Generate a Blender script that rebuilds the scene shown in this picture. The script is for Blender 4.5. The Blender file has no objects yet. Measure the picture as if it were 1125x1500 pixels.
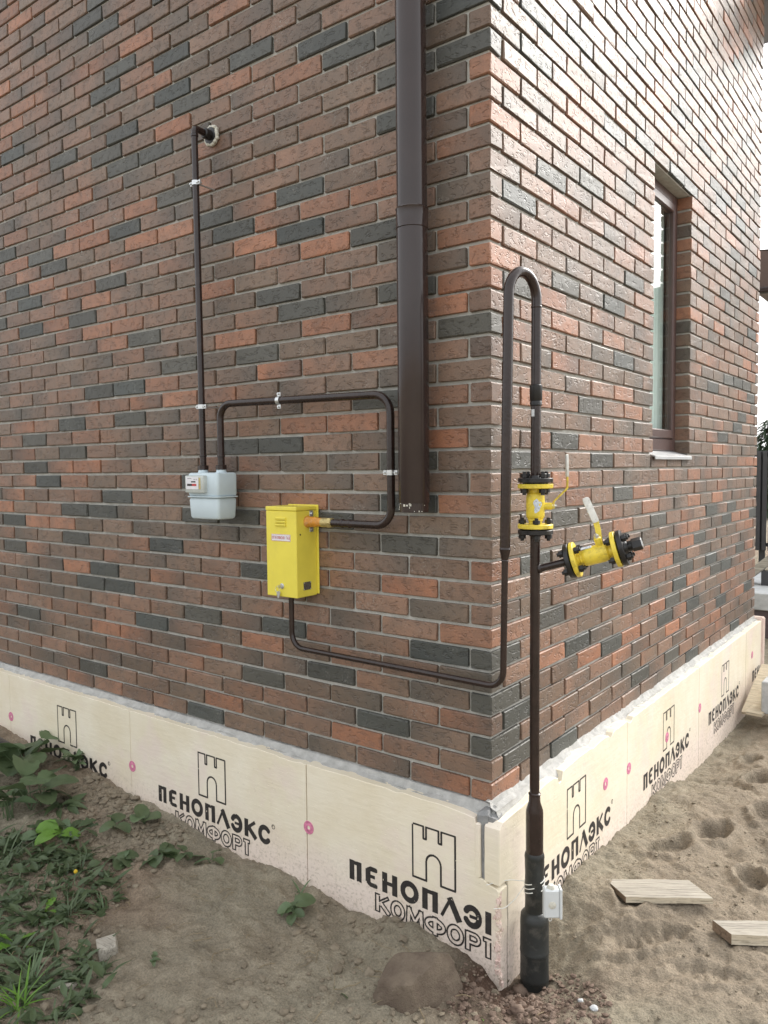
import bpy, math, random
import numpy as np
from mathutils import Matrix, Vector

random.seed(5); rng = np.random.default_rng(5)
sc = bpy.context.scene
col = sc.collection

# ------------------------------------------------------------------ camera
F_PX = 1129.07
YAW, PITCH, ROLL = -0.64958, -0.0561617, -0.0101239
CAM = np.array([1.257208, -2.242002, 1.137096])
_fw = np.array([math.sin(YAW)*math.cos(PITCH), math.cos(YAW)*math.cos(PITCH), math.sin(PITCH)])
_rt = np.array([math.cos(YAW), -math.sin(YAW), 0.0]); _up = np.cross(_rt, _fw)
RT = math.cos(ROLL)*_rt + math.sin(ROLL)*_up
UP = -math.sin(ROLL)*_rt + math.cos(ROLL)*_up
FW = _fw
cd = bpy.data.cameras.new('camera'); cam = bpy.data.objects.new('camera', cd); col.objects.link(cam)
cd.sensor_fit = 'VERTICAL'; cd.sensor_height = 36.0; cd.lens = F_PX/1500*36.0
cd.clip_start = 0.02; cd.clip_end = 1000
cam.matrix_world = Matrix(((RT[0], UP[0], -FW[0], CAM[0]), (RT[1], UP[1], -FW[1], CAM[1]), (RT[2], UP[2], -FW[2], CAM[2]), (0, 0, 0, 1)))
sc.camera = cam

# ------------------------------------------------------------------ sky, sun, exposure
SUN_EL, SUN_AZ = math.radians(34), math.radians(20)      # azimuth from +y towards +x
w = bpy.data.worlds.new('World'); sc.world = w; w.use_nodes = True
nt = w.node_tree; nt.nodes.clear()
sky = nt.nodes.new('ShaderNodeTexSky'); sky.sky_type = 'NISHITA'; sky.sun_disc = False
sky.sun_elevation = SUN_EL; sky.sun_rotation = SUN_AZ; sky.dust_density = 6.0; sky.air_density = 1.0; sky.ozone_density = 1.0
hs = nt.nodes.new('ShaderNodeHueSaturation'); hs.inputs['Saturation'].default_value = 0.22
ov = nt.nodes.new('ShaderNodeMix'); ov.data_type = 'RGBA'; ov.inputs[0].default_value = 0.5; ov.inputs[7].default_value = (6.9, 7.1, 7.3, 1)   # even white cloud cover
bg = nt.nodes.new('ShaderNodeBackground'); bg.inputs['Strength'].default_value = 0.13
wo = nt.nodes.new('ShaderNodeOutputWorld')
nt.links.new(sky.outputs[0], hs.inputs['Color']); nt.links.new(hs.outputs[0], ov.inputs[6]); nt.links.new(ov.outputs[2], bg.inputs['Color']); nt.links.new(bg.outputs[0], wo.inputs[0])
sd = bpy.data.lights.new('sun', 'SUN'); sun = bpy.data.objects.new('sun', sd); col.objects.link(sun)
sd.energy = 1.2; sd.angle = math.radians(20); sd.color = (1.0, 0.96, 0.9)
sdir = Vector((math.sin(SUN_AZ)*math.cos(SUN_EL), math.cos(SUN_AZ)*math.cos(SUN_EL), math.sin(SUN_EL)))
sun.rotation_euler = sdir.to_track_quat('Z', 'Y').to_euler()
sun.location = (3, 12, 9)
sc.view_settings.view_transform = 'Standard'; sc.view_settings.look = 'None'
sc.view_settings.exposure = 1.22; sc.view_settings.gamma = 1.0
sc.render.engine = 'CYCLES'
sc.render.resolution_x = 768; sc.render.resolution_y = 1024

# ------------------------------------------------------------------ pixel helpers (pixels of the 1125 x 1500 photograph)
def ray(x, y): return FW + (x-562.5)/F_PX*RT - (y-750)/F_PX*UP
def on_left(x, y, off=0.0):
    d = ray(x, y); return CAM + (-off-CAM[1])/d[1]*d
def on_right(x, y, off=0.0):
    d = ray(x, y); return CAM + (off-CAM[0])/d[0]*d
def project(P):
    d = np.asarray(P, float)-CAM; z = d@FW
    return np.stack([562.5+F_PX*(d@RT)/z, 750-F_PX*(d@UP)/z], -1)

def vnoise(x, y, seed=0):
    x = np.asarray(x, float); y = np.asarray(y, float)
    xi = np.floor(x).astype(np.int64); yi = np.floor(y).astype(np.int64); fx = x-xi; fy = y-yi
    fx = fx*fx*(3-2*fx); fy = fy*fy*(3-2*fy)
    def hh(a, b):
        n = (a*374761393+b*668265263+seed*1442695041) & 0xffffffff
        n = ((n ^ (n >> 13))*1274126177) & 0xffffffff
        return ((n ^ (n >> 16)) & 0xffff)/65535.0
    return (hh(xi, yi)*(1-fx)+hh(xi+1, yi)*fx)*(1-fy)+(hh(xi, yi+1)*(1-fx)+hh(xi+1, yi+1)*fx)*fy
def fbm(x, y, oct=4, seed=0, gain=0.5):
    s = 0; a = 1; t = 0
    for o in range(oct):
        s = s+a*vnoise(x*2**o, y*2**o, seed+o*7); t += a; a *= gain
    return s/t-0.5

# ------------------------------------------------------------------ materials
def new_mat(name):
    m = bpy.data.materials.new(name); m.use_nodes = True; t = m.node_tree
    b = t.nodes['Principled BSDF']; return m, t, b
def nd(t, typ, **kw):
    n = t.nodes.new(typ)
    for k, v in kw.items(): setattr(n, k, v)
    return n
def ramp(t, src, stops):
    r = nd(t, 'ShaderNodeValToRGB'); e = r.color_ramp.elements
    while len(e) < len(stops): e.new(0.5)
    for i, (p, c) in enumerate(stops):
        e[i].position = p; e[i].color = (c, c, c, 1) if isinstance(c, (int, float)) else (*c, 1)
    t.links.new(src, r.inputs[0]); return r
def mixc(t, fac, a, b, blend='MIX'):
    n = nd(t, 'ShaderNodeMix', data_type='RGBA', blend_type=blend)
    for sock, v in ((n.inputs[0], fac), (n.inputs[6], a), (n.inputs[7], b)):
        if isinstance(v, bpy.types.NodeSocket): t.links.new(v, sock)
        elif isinstance(v, (int, float)): sock.default_value = v
        else: sock.default_value = (*v, 1)
    return n.outputs[2]
def noise(t, vec, scale, detail=4, rough=0.55, dist=0.0):
    n = nd(t, 'ShaderNodeTexNoise'); n.inputs['Scale'].default_value = scale; n.inputs['Detail'].default_value = detail
    n.inputs['Roughness'].default_value = rough; n.inputs['Distortion'].default_value = dist
    if vec is not None: t.links.new(vec, n.inputs['Vector'])
    return n.outputs['Fac']
def math_(t, op, a, b=None, clamp=False):
    n = nd(t, 'ShaderNodeMath', operation=op, use_clamp=clamp)
    for i, v in enumerate((a, b)):
        if v is None: continue
        if isinstance(v, bpy.types.NodeSocket): t.links.new(v, n.inputs[i])
        else: n.inputs[i].default_value = v
    return n.outputs[0]
def bump(t, b, h, strength, dist, prev=None):
    n = nd(t, 'ShaderNodeBump'); n.inputs['Strength'].default_value = strength; n.inputs['Distance'].default_value = dist
    t.links.new(h, n.inputs['Height'])
    if prev is not None: t.links.new(prev, n.inputs['Normal'])
    t.links.new(n.outputs[0], b.inputs['Normal']); return n.outputs[0]
def posn(t): return nd(t, 'ShaderNodeNewGeometry').outputs['Position']

def paint(name, c, rough=0.4, var=0.12, metal=0.0, dirt=None, dirt_amt=0.5, bmp=0.0, scale=30, coat=0.0):
    m, t, b = new_mat(name); p = posn(t)
    n = noise(t, p, scale, 5); n2 = noise(t, p, scale*4.3, 3)
    f = ramp(t, n, [(0.3, 0.0), (0.7, 1.0)]).outputs[0]
    base = mixc(t, f, tuple(x*(1-var) for x in c), tuple(min(1, x*(1+var)) for x in c))
    if dirt is not None:
        d = ramp(t, noise(t, p, scale*0.6, 6, 0.7), [(0.52, 0.0), (0.72, dirt_amt)]).outputs[0]
        base = mixc(t, d, base, dirt)
    t.links.new(base, b.inputs['Base Color'])
    r = math_(t, 'ADD', math_(t, 'MULTIPLY', n2, 0.22), rough-0.11); t.links.new(r, b.inputs['Roughness'])
    b.inputs['Metallic'].default_value = metal
    if coat: b.inputs['Coat Weight'].default_value = coat
    if bmp: bump(t, b, n2, bmp, 0.002)
    return m

def make_brick_mat():
    m, t, b = new_mat('clinker_brick'); p = posn(t)
    at = nd(t, 'ShaderNodeAttribute', attribute_name='col'); rn = nd(t, 'ShaderNodeAttribute', attribute_name='rnd')
    sep = nd(t, 'ShaderNodeSeparateXYZ'); t.links.new(p, sep.inputs[0])
    u = math_(t, 'ADD', math_(t, 'ADD', sep.outputs[0], sep.outputs[1]), math_(t, 'MULTIPLY', rn.outputs['Fac'], 37.0))
    v = math_(t, 'ADD', sep.outputs[2], math_(t, 'MULTIPLY', rn.outputs['Fac'], 11.0))
    cv = nd(t, 'ShaderNodeCombineXYZ')
    t.links.new(math_(t, 'MULTIPLY', u, 0.42), cv.inputs[0]); t.links.new(v, cv.inputs[1])
    cv2 = nd(t, 'ShaderNodeCombineXYZ'); t.links.new(u, cv2.inputs[0]); t.links.new(v, cv2.inputs[1])
    vec, iso = cv.outputs[0], cv2.outputs[0]
    # wavy torn creases: iso-lines of a stretched noise, broken into short pieces
    n1 = noise(t, vec, 46, 2.2, 0.55, 0.9)
    line = ramp(t, math_(t, 'ABSOLUTE', math_(t, 'SUBTRACT', n1, 0.5)), [(0.0, 1.0), (0.03, 0.8), (0.065, 0.0)]).outputs[0]
    brk = ramp(t, noise(t, iso, 34, 2, 0.5), [(0.49, 0.0), (0.57, 1.0)]).outputs[0]
    crease = math_(t, 'MULTIPLY', line, brk)
    soft = noise(t, vec, 30, 4, 0.6, 0.5)
    fine = noise(t, iso, 420, 3, 0.6)
    h = math_(t, 'ADD', math_(t, 'SUBTRACT', math_(t, 'MULTIPLY', soft, 0.55), math_(t, 'MULTIPLY', crease, 0.75)), math_(t, 'MULTIPLY', fine, 0.16))
    bump(t, b, h, 0.9, 0.0029)
    # colour: fired tone with smoky mottling, pale lime bloom
    mot = ramp(t, noise(t, iso, 13, 4, 0.6), [(0.36, 0.0), (0.7, 1.0)]).outputs[0]
    c = mixc(t, math_(t, 'MULTIPLY', mot, 0.40), at.outputs['Color'], (0.085, 0.08, 0.066))
    sp = ramp(t, noise(t, iso, 160, 3, 0.7), [(0.35, 0.82), (0.65, 1.12)]).outputs[0]
    c = mixc(t, 1.0, c, sp, 'MULTIPLY')
    c = mixc(t, math_(t, 'MULTIPLY', crease, 0.22), c, (0.03, 0.024, 0.02))
    bl = math_(t, 'MULTIPLY', ramp(t, noise(t, iso, 5.5, 3, 0.6), [(0.57, 0.0), (0.72, 1.0)]).outputs[0], ramp(t, noise(t, iso, 110, 4, 0.75), [(0.53, 0.0), (0.68, 0.8)]).outputs[0])
    c = mixc(t, bl, c, (0.42, 0.4, 0.36))
    t.links.new(c, b.inputs['Base Color'])
    r = math_(t, 'ADD', math_(t, 'MULTIPLY', fine, 0.25), 0.40); t.links.new(r, b.inputs['Roughness'])
    b.inputs['Specular IOR Level'].default_value = 0.5
    return m

def make_mortar(name, c1, c2, bs=0.9, dist=0.004, sc_=22):
    m, t, b = new_mat(name); p = posn(t)
    n = noise(t, p, sc_, 6, 0.65); f = noise(t, p, sc_*12, 4, 0.7)
    t.links.new(mixc(t, ramp(t, n, [(0.32, 0.0), (0.68, 1.0)]).outputs[0], c1, c2), b.inputs['Base Color'])
    b.inputs['Roughness'].default_value = 0.92
    bump(t, b, math_(t, 'ADD', math_(t, 'MULTIPLY', f, 0.5), n), bs, dist); return m

def make_foam():
    m, t, b = new_mat('foam_board'); p = posn(t)
    cream = mixc(t, ramp(t, noise(t, p, 3.2, 5, 0.6), [(0.35, 0.0), (0.65, 1.0)]).outputs[0], (0.75, 0.665, 0.50), (0.82, 0.75, 0.61))
    sep = nd(t, 'ShaderNodeSeparateXYZ'); t.links.new(p, sep.inputs[0])
    pk = ramp(t, noise(t, p, 2.6, 4, 0.62), [(0.52, 0.0), (0.70, 0.75)]).outputs[0]
    low = ramp(t, math_(t, 'ADD', math_(t, 'MULTIPLY', sep.outputs[2], -1.6), math_(t, 'MULTIPLY', noise(t, p, 7, 4), 0.4)), [(0.62, 0.0), (0.95, 0.7)]).outputs[0]
    c = mixc(t, math_(t, 'MAXIMUM', pk, low), cream, (0.77, 0.64, 0.58))
    # dents, scratches, stuck dirt
    mp = nd(t, 'ShaderNodeMapping'); mp.inputs['Rotation'].default_value = (0.3, 0.5, 0.9); mp.inputs['Scale'].default_value = (9, 9, 60); t.links.new(p, mp.inputs[0])
    dirt = ramp(t, noise(t, p, 38, 6, 0.75), [(0.63, 0.0), (0.76, 0.7)]).outputs[0]
    c = mixc(t, math_(t, 'MULTIPLY', dirt, ramp(t, noise(t, p, 4, 3), [(0.45, 0.0), (0.62, 1.0)]).outputs[0]), c, (0.34, 0.27, 0.2))
    spl = math_(t, 'MULTIPLY', ramp(t, noise(t, p, 70, 5, 0.8), [(0.5, 0.0), (0.66, 0.8)]).outputs[0], ramp(t, math_(t, 'MULTIPLY', sep.outputs[2], -1.0), [(0.3, 0.0), (0.52, 1.0)]).outputs[0])
    c = mixc(t, spl, c, (0.33, 0.27, 0.19))
    t.links.new(c, b.inputs['Base Color']); b.inputs['Roughness'].default_value = 0.62
    vw = nd(t, 'ShaderNodeTexVoronoi'); vw.inputs['Scale'].default_value = 55; t.links.new(p, vw.inputs['Vector'])
    dent = ramp(t, vw.outputs['Distance'], [(0.0, 0.0), (0.16, 1.0)]).outputs[0]
    h = math_(t, 'ADD', math_(t, 'MULTIPLY', noise(t, mp.outputs[0], 1.0, 3), 0.5), math_(t, 'ADD', math_(t, 'MULTIPLY', dent, 0.35), noise(t, p, 14, 5)))
    bump(t, b, h, 0.55, 0.005); return m

def make_ground():
    m, t, b = new_mat('soil'); p = posn(t)
    at = nd(t, 'ShaderNodeAttribute', attribute_name='col')
    n = noise(t, p, 9, 8, 0.68); f = noise(t, p, 140, 5, 0.75); g = noise(t, p, 42, 5, 0.7)
    k = ramp(t, n, [(0.3, 0.72), (0.7, 1.2)]).outputs[0]; k2 = ramp(t, f, [(0.28, 0.6), (0.72, 1.35)]).outputs[0]
    c = mixc(t, 1.0, mixc(t, 1.0, at.outputs['Color'], k, 'MULTIPLY'), k2, 'MULTIPLY')
    grit = ramp(t, noise(t, p, 330, 2, 0.5), [(0.68, 0.0), (0.74, 0.7)]).outputs[0]
    c = mixc(t, grit, c, (0.42, 0.38, 0.32))
    t.links.new(c, b.inputs['Base Color']); b.inputs['Roughness'].default_value = 0.95
    b.inputs['Specular IOR Level'].default_value = 0.2
    h = math_(t, 'ADD', math_(t, 'MULTIPLY', f, 0.5), math_(t, 'ADD', math_(t, 'MULTIPLY', g, 0.9), n))
    bump(t, b, h, 1.0, 0.016); return m

def make_leaf(name, c1, c2):
    m, t, b = new_mat(name); p = posn(t); oi = nd(t, 'ShaderNodeObjectInfo')
    n = noise(t, p, 26, 4, 0.6)
    f = math_(t, 'ADD', math_(t, 'MULTIPLY', ramp(t, n, [(0.3, 0.0), (0.7, 1.0)]).outputs[0], 0.5), math_(t, 'MULTIPLY', oi.outputs['Random'], 0.5))
    c = mixc(t, f, c1, c2); t.links.new(c, b.inputs['Base Color']); b.inputs['Roughness'].default_value = 0.5
    bump(t, b, noise(t, p, 170, 3), 0.5, 0.002)
    tr = nd(t, 'ShaderNodeBsdfTranslucent'); t.links.new(c, tr.inputs['Color'])
    mx = nd(t, 'ShaderNodeMixShader'); mx.inputs[0].default_value = 0.3
    t.links.new(b.outputs[0], mx.inputs[1]); t.links.new(tr.outputs[0], mx.inputs[2])
    t.links.new(mx.outputs[0], t.nodes['Material Output'].inputs[0]); return m

def make_wood(name, c1, c2, axis_scale, rot=0.0):
    m, t, b = new_mat(name)
    tc = nd(t, 'ShaderNodeTexCoord'); mp = nd(t, 'ShaderNodeMapping'); mp.inputs['Scale'].default_value = axis_scale
    m0 = nd(t, 'ShaderNodeMapping'); m0.inputs['Rotation'].default_value = (0, 0, -rot)
    t.links.new(tc.outputs['Object'], m0.inputs[0]); t.links.new(m0.outputs[0], mp.inputs[0]); v = mp.outputs[0]
    n = noise(t, v, 1.0, 6, 0.7, 0.6); g = noise(t, v, 3.3, 4, 0.7)
    c = mixc(t, ramp(t, n, [(0.3, 0.0), (0.68, 1.0)]).outputs[0], c1, c2)
    c = mixc(t, ramp(t, g, [(0.5, 0.0), (0.66, 0.75)]).outputs[0], c, tuple(x*0.4 for x in c1))
    t.links.new(c, b.inputs['Base Color']); b.inputs['Roughness'].default_value = 0.85
    bump(t, b, math_(t, 'ADD', n, g), 0.9, 0.003); return m

def make_glass():
    m, t, b = new_mat('window_glass'); t.nodes.remove(b)
    tr = nd(t, 'ShaderNodeBsdfTransparent'); tr.inputs[0].default_value = (0.86, 0.93, 0.9, 1)
    gl = nd(t, 'ShaderNodeBsdfGlossy'); gl.inputs['Roughness'].default_value = 0.03
    lw = nd(t, 'ShaderNodeLayerWeight'); lw.inputs[0].default_value = 0.5
    fr = math_(t, 'ADD', math_(t, 'MULTIPLY', math_(t, 'POWER', lw.outputs['Facing'], 5.0), 0.9), 0.05)
    mx = nd(t, 'ShaderNodeMixShader'); t.links.new(fr, mx.inputs[0]); t.links.new(tr.outputs[0], mx.inputs[1]); t.links.new(gl.outputs[0], mx.inputs[2])
    t.links.new(mx.outputs[0], t.nodes['Material Output'].inputs[0]); return m

M = {}
M['brick'] = make_brick_mat()
M['mortar'] = make_mortar('grey_mortar', (0.37, 0.36, 0.32), (0.50, 0.49, 0.45))
M['fillet'] = make_mortar('cement_fillet', (0.34, 0.335, 0.315), (0.5, 0.49, 0.465))
M['concrete'] = make_mortar('concrete', (0.2, 0.2, 0.2), (0.33, 0.33, 0.325))
M['foam'] = make_foam()
M['foam_cut'] = make_mortar('foam_cut_edge', (0.66, 0.47, 0.42), (0.74, 0.62, 0.52), 0.6)
M['ink'] = paint('print_ink', (0.028, 0.024, 0.022), 0.6, 0.4, scale=40)
M['disc'] = paint('pink_plastic', (0.62, 0.2, 0.32), 0.55, 0.25, scale=80)
M['brown'] = paint('brown_pipe_paint', (0.026, 0.0150, 0.0125), 0.2, 0.25, bmp=0.3, scale=26)
M['downpipe'] = paint('brown_coated_steel', (0.034, 0.022, 0.020), 0.16, 0.1, bmp=0.03, scale=9)
M['black'] = paint('black_paint', (0.010, 0.009, 0.009), 0.36, 0.3, bmp=0.25, scale=60)
M['yellow'] = paint('yellow_valve_paint', (0.78, 0.60, 0.06), 0.36, 0.12, dirt=(0.1, 0.075, 0.03), dirt_amt=0.6, bmp=0.3, scale=42)
M['cab'] = paint('yellow_cabinet_paint', (0.80, 0.68, 0.085), 0.36, 0.05, dirt=(0.5, 0.42, 0.12), dirt_amt=0.3, bmp=0.06, scale=11)
M['orange'] = paint('orange_fitting', (0.62, 0.26, 0.03), 0.4, 0.2, dirt=(0.6, 0.55, 0.45), dirt_amt=0.6, scale=90)
M['brass'] = paint('dirty_brass', (0.5, 0.4, 0.17), 0.4, 0.2, 0.5, dirt=(0.08, 0.06, 0.04), dirt_amt=0.8, scale=130)
M['zinc'] = paint('zinc_plated', (0.62, 0.63, 0.63), 0.3, 0.12, 0.85, scale=120)
M['white'] = paint('white_plastic', (0.62, 0.64, 0.64), 0.42, 0.05, scale=20)
M['meter'] = paint('meter_enamel', (0.55, 0.64, 0.68), 0.42, 0.04, scale=14)
M['grip'] = paint('white_grip', (0.72, 0.71, 0.66), 0.4, 0.08, dirt=(0.25, 0.22, 0.18), dirt_amt=0.5, scale=70)
M['meterglass'] = paint('index_window', (0.5, 0.53, 0.5), 0.12, 0.1, scale=60)
M['paper'] = paint('label_paper', (0.75, 0.74, 0.76), 0.5, 0.05, scale=60)
M['red'] = paint('red_print', (0.5, 0.05, 0.05), 0.5, 0.1, scale=60)
M['blackplate'] = paint('name_plate', (0.14, 0.13, 0.11), 0.35, 0.5, 0.4, scale=180)
M['sticker'] = paint('worn_sticker', (0.55, 0.6, 0.66), 0.45, 0.35, dirt=(0.18, 0.2, 0.32), dirt_amt=0.8, scale=150)
M['sleeve'] = paint('black_bitumen_tape', (0.018, 0.02, 0.019), 0.42, 0.3, dirt=(0.22, 0.2, 0.165), dirt_amt=0.42, bmp=0.5, scale=15)
M['pufoam'] = paint('mounting_foam', (0.62, 0.6, 0.52), 0.8, 0.15, bmp=0.8, scale=120)
M['dark'] = paint('dark_hole', (0.006, 0.006, 0.006), 0.7, 0.1)
M['winframe'] = paint('brown_pvc', (0.085, 0.048, 0.042), 0.35, 0.1, scale=20)
M['sill'] = paint('grey_sill_metal', (0.5, 0.51, 0.51), 0.35, 0.08, 0.2, scale=30)
M['curtain'] = paint('pale_curtain', (0.78, 0.82, 0.8), 0.8, 0.05, scale=15)
M['glass'] = make_glass()
M['soil'] = make_ground()
M['stone'] = make_mortar('field_stone', (0.112, 0.080, 0.058), (0.205, 0.16, 0.115), 1.0, 0.016, 12)
M['clod'] = make_mortar('soil_clod', (0.15, 0.122, 0.086), (0.26, 0.215, 0.155), 1.0)
M['gravel'] = make_mortar('red_gravel', (0.09, 0.055, 0.04), (0.22, 0.16, 0.12), 0.8)
M['leaf'] = make_leaf('weed_leaf', (0.060, 0.094, 0.042), (0.128, 0.172, 0.08))
M['leaf_pale'] = make_leaf('pale_leaf', (0.10, 0.16, 0.075), (0.16, 0.22, 0.11))
M['leaf_bright'] = make_leaf('bright_leaf', (0.12, 0.25, 0.03), (0.17, 0.33, 0.05))
M['straw'] = paint('dry_straw', (0.24, 0.185, 0.11), 0.85, 0.3, scale=30)
M['flower'] = paint('yellow_flower', (0.6, 0.4, 0.02), 0.7, 0.2, scale=100)
M['wood'] = make_wood('weathered_board', (0.30, 0.27, 0.225), (0.46, 0.42, 0.35), (2.5, 45, 45))
M['woodnew'] = make_wood('sawn_edge', (0.56, 0.46, 0.32), (0.68, 0.6, 0.46), (3, 60, 60))
M['woodend'] = make_wood('end_grain', (0.16, 0.11, 0.075), (0.25, 0.18, 0.12), (30, 30, 30))
M['fence'] = paint('dark_fence_steel', (0.045, 0.045, 0.05), 0.5, 0.15, scale=10)
M['plum'] = paint('dark_plum_render', (0.10, 0.075, 0.08), 0.8, 0.15, scale=12)
M['slab'] = make_mortar('pale_slab', (0.42, 0.43, 0.43), (0.55, 0.56, 0.56), 0.4)
M['soffit'] = paint('grey_soffit', (0.2, 0.2, 0.22), 0.5, 0.08, scale=10)
M['roof'] = paint('brown_roof_metal', (0.09, 0.055, 0.045), 0.45, 0.1, scale=10)
M['bark'] = make_mortar('bark', (0.05, 0.04, 0.03), (0.1, 0.08, 0.06), 1.0)
M['needle'] = make_leaf('conifer_needles', (0.018, 0.04, 0.018), (0.04, 0.07, 0.03))

# ------------------------------------------------------------------ mesh helpers
ORG = {}
class MB:
    def __init__(s): s.v = []; s.f = []; s.n = 0
    def add(s, v, f):
        v = np.asarray(v, float).reshape(-1, 3); s.v.append(v)
        s.f += [tuple(i+s.n for i in q) for q in f]; s.n += len(v); return s
    def box(s, lo, hi, ch=0.0015, jit=0.0):
        lo = np.asarray(lo, float); hi = np.asarray(hi, float)
        v, f = cham_box((lo+hi)/2, np.eye(3), (hi-lo)/2, ch, jit); return s.add(v, f)
    def obox(s, c, X, half, ch=0.0015, jit=0.0):
        v, f = cham_box(np.asarray(c, float), np.asarray(X, float), np.asarray(half, float), ch, jit); return s.add(v, f)
    def lathe(s, p, ax, prof, n=24, caps=True, ph=0.0):
        p = np.asarray(p, float); ax = np.asarray(ax, float); ax = ax/np.linalg.norm(ax)
        a = np.array([0, 0, 1.0]) if abs(ax[2]) < 0.9 else np.array([1.0, 0, 0])
        e1 = np.cross(a, ax); e1 /= np.linalg.norm(e1); e2 = np.cross(ax, e1)
        th = np.arange(n)*2*math.pi/n+ph
        rings = [p+ax*t+r*(np.cos(th)[:, None]*e1+np.sin(th)[:, None]*e2) for t, r in prof]
        f = []
        for i in range(len(prof)-1):
            for j in range(n):
                k = (j+1) % n; f.append((i*n+j, i*n+k, (i+1)*n+k, (i+1)*n+j))
        if caps: f.append(tuple(range(n-1, -1, -1))); f.append(tuple((len(prof)-1)*n+j for j in range(n)))
        return s.add(np.concatenate(rings), f)
    def cyl(s, p0, p1, r, n=16, ch=0.0008, ph=0.0):
        p0 = np.asarray(p0, float); d = np.asarray(p1, float)-p0; L = np.linalg.norm(d); ch = min(ch, r*0.4, L*0.4)
        return s.lathe(p0, d, [(0, r-ch), (ch, r), (L-ch, r), (L, r-ch)], n, True, ph)
    def tube(s, pts, r, n=14, caps=True):
        pts = np.asarray(pts, float); T = np.gradient(pts, axis=0); T /= np.linalg.norm(T, axis=1)[:, None]+1e-12
        a = np.array([0, 0, 1.0]) if abs(T[0][2]) < 0.9 else np.array([1.0, 0, 0])
        e1 = np.cross(a, T[0]); e1 /= np.linalg.norm(e1); th = np.arange(n)*2*math.pi/n; R = []
        rr = np.broadcast_to(np.asarray(r, float), (len(pts),))
        for i in range(len(pts)):
            e1 = e1-T[i]*(e1@T[i]); e1 /= np.linalg.norm(e1); e2 = np.cross(T[i], e1)
            R.append(pts[i]+rr[i]*(np.cos(th)[:, None]*e1+np.sin(th)[:, None]*e2))
        f = [(i*n+j, i*n+(j+1) % n, (i+1)*n+(j+1) % n, (i+1)*n+j) for i in range(len(pts)-1) for j in range(n)]
        if caps: f.append(tuple(range(n-1, -1, -1))); f.append(tuple((len(pts)-1)*n+j for j in range(n)))
        return s.add(np.concatenate(R), f)
    def prism(s, poly, n, d):
        # poly: 3d points of a flat outline, extruded along -n by d
        poly = np.asarray(poly, float); k = len(poly); back = poly-np.asarray(n, float)*d
        f = [tuple(range(k)), tuple(range(2*k-1, k-1, -1))]+[((i+1) % k, i, k+i, k+(i+1) % k) for i in range(k)]
        return s.add(np.concatenate([poly, back]), f)
    def verts(s): return np.concatenate(s.v) if s.v else np.zeros((0, 3))

def cham_box(c, X, h, ch, jit=0.0):
    ch = min(ch, h.min()*0.45); V = []; idx = {}
    for sx in (-1, 1):
        for sy in (-1, 1):
            for sz in (-1, 1):
                for a in range(3):
                    o = np.array([sx*(h[0]-ch), sy*(h[1]-ch), sz*(h[2]-ch)]); o[a] = (sx, sy, sz)[a]*h[a]
                    idx[(sx, sy, sz, a)] = len(V); V.append(o)
    V = np.array(V)
    if jit: V = V+rng.normal(0, jit, V.shape)
    F = []
    for a in range(3):
        b, d = (a+1) % 3, (a+2) % 3
        for s in (-1, 1):
            q = []
            for sb, sd_ in ((-1, -1), (1, -1), (1, 1), (-1, 1)):
                k = [0, 0, 0]; k[a] = s; k[b] = sb; k[d] = sd_; q.append(idx[(*k, a)])
            F.append(tuple(q) if s > 0 else tuple(q[::-1]))
    for a in range(3):                      # edges along axis a
        b, d = (a+1) % 3, (a+2) % 3
        for sb in (-1, 1):
            for sd_ in (-1, 1):
                def K(sa, face):
                    k = [0, 0, 0]; k[a] = sa; k[b] = sb; k[d] = sd_; return idx[(*k, face)]
                q = (K(-1, b), K(1, b), K(1, d), K(-1, d))
                F.append(q if sb*sd_ > 0 else q[::-1])
    for sx in (-1, 1):
        for sy in (-1, 1):
            for sz in (-1, 1):
                q = tuple(idx[(sx, sy, sz, a)] for a in range(3)); F.append(q if sx*sy*sz > 0 else q[::-1])
    return c+V@X, F

def fillet(pts, rad, n=8):
    # rounded polyline
    pts = [np.asarray(p, float) for p in pts]; out = [pts[0]]
    for i in range(1, len(pts)-1):
        r = rad[i-1] if isinstance(rad, (list, tuple)) else rad
        a = pts[i-1]-pts[i]; b = pts[i+1]-pts[i]; la, lb = np.linalg.norm(a), np.linalg.norm(b); a /= la; b /= lb
        ang = math.acos(max(-1, min(1, a@b))); d = min(r/math.tan(ang/2), la*0.49, lb*0.49); r = d*math.tan(ang/2)
        c = pts[i]+(a+b)/np.linalg.norm(a+b)*(r/math.sin(ang/2)); p0 = pts[i]+a*d; p1 = pts[i]+b*d
        u = (p0-c)/r; w_ = (p1-c)/r; om = math.acos(max(-1, min(1, u@w_)))
        for k in range(n+1):
            t_ = k/n; out.append(c+r*(math.sin((1-t_)*om)*u+math.sin(t_*om)*w_)/math.sin(om))
    out.append(pts[-1]); return np.array(out)

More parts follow.
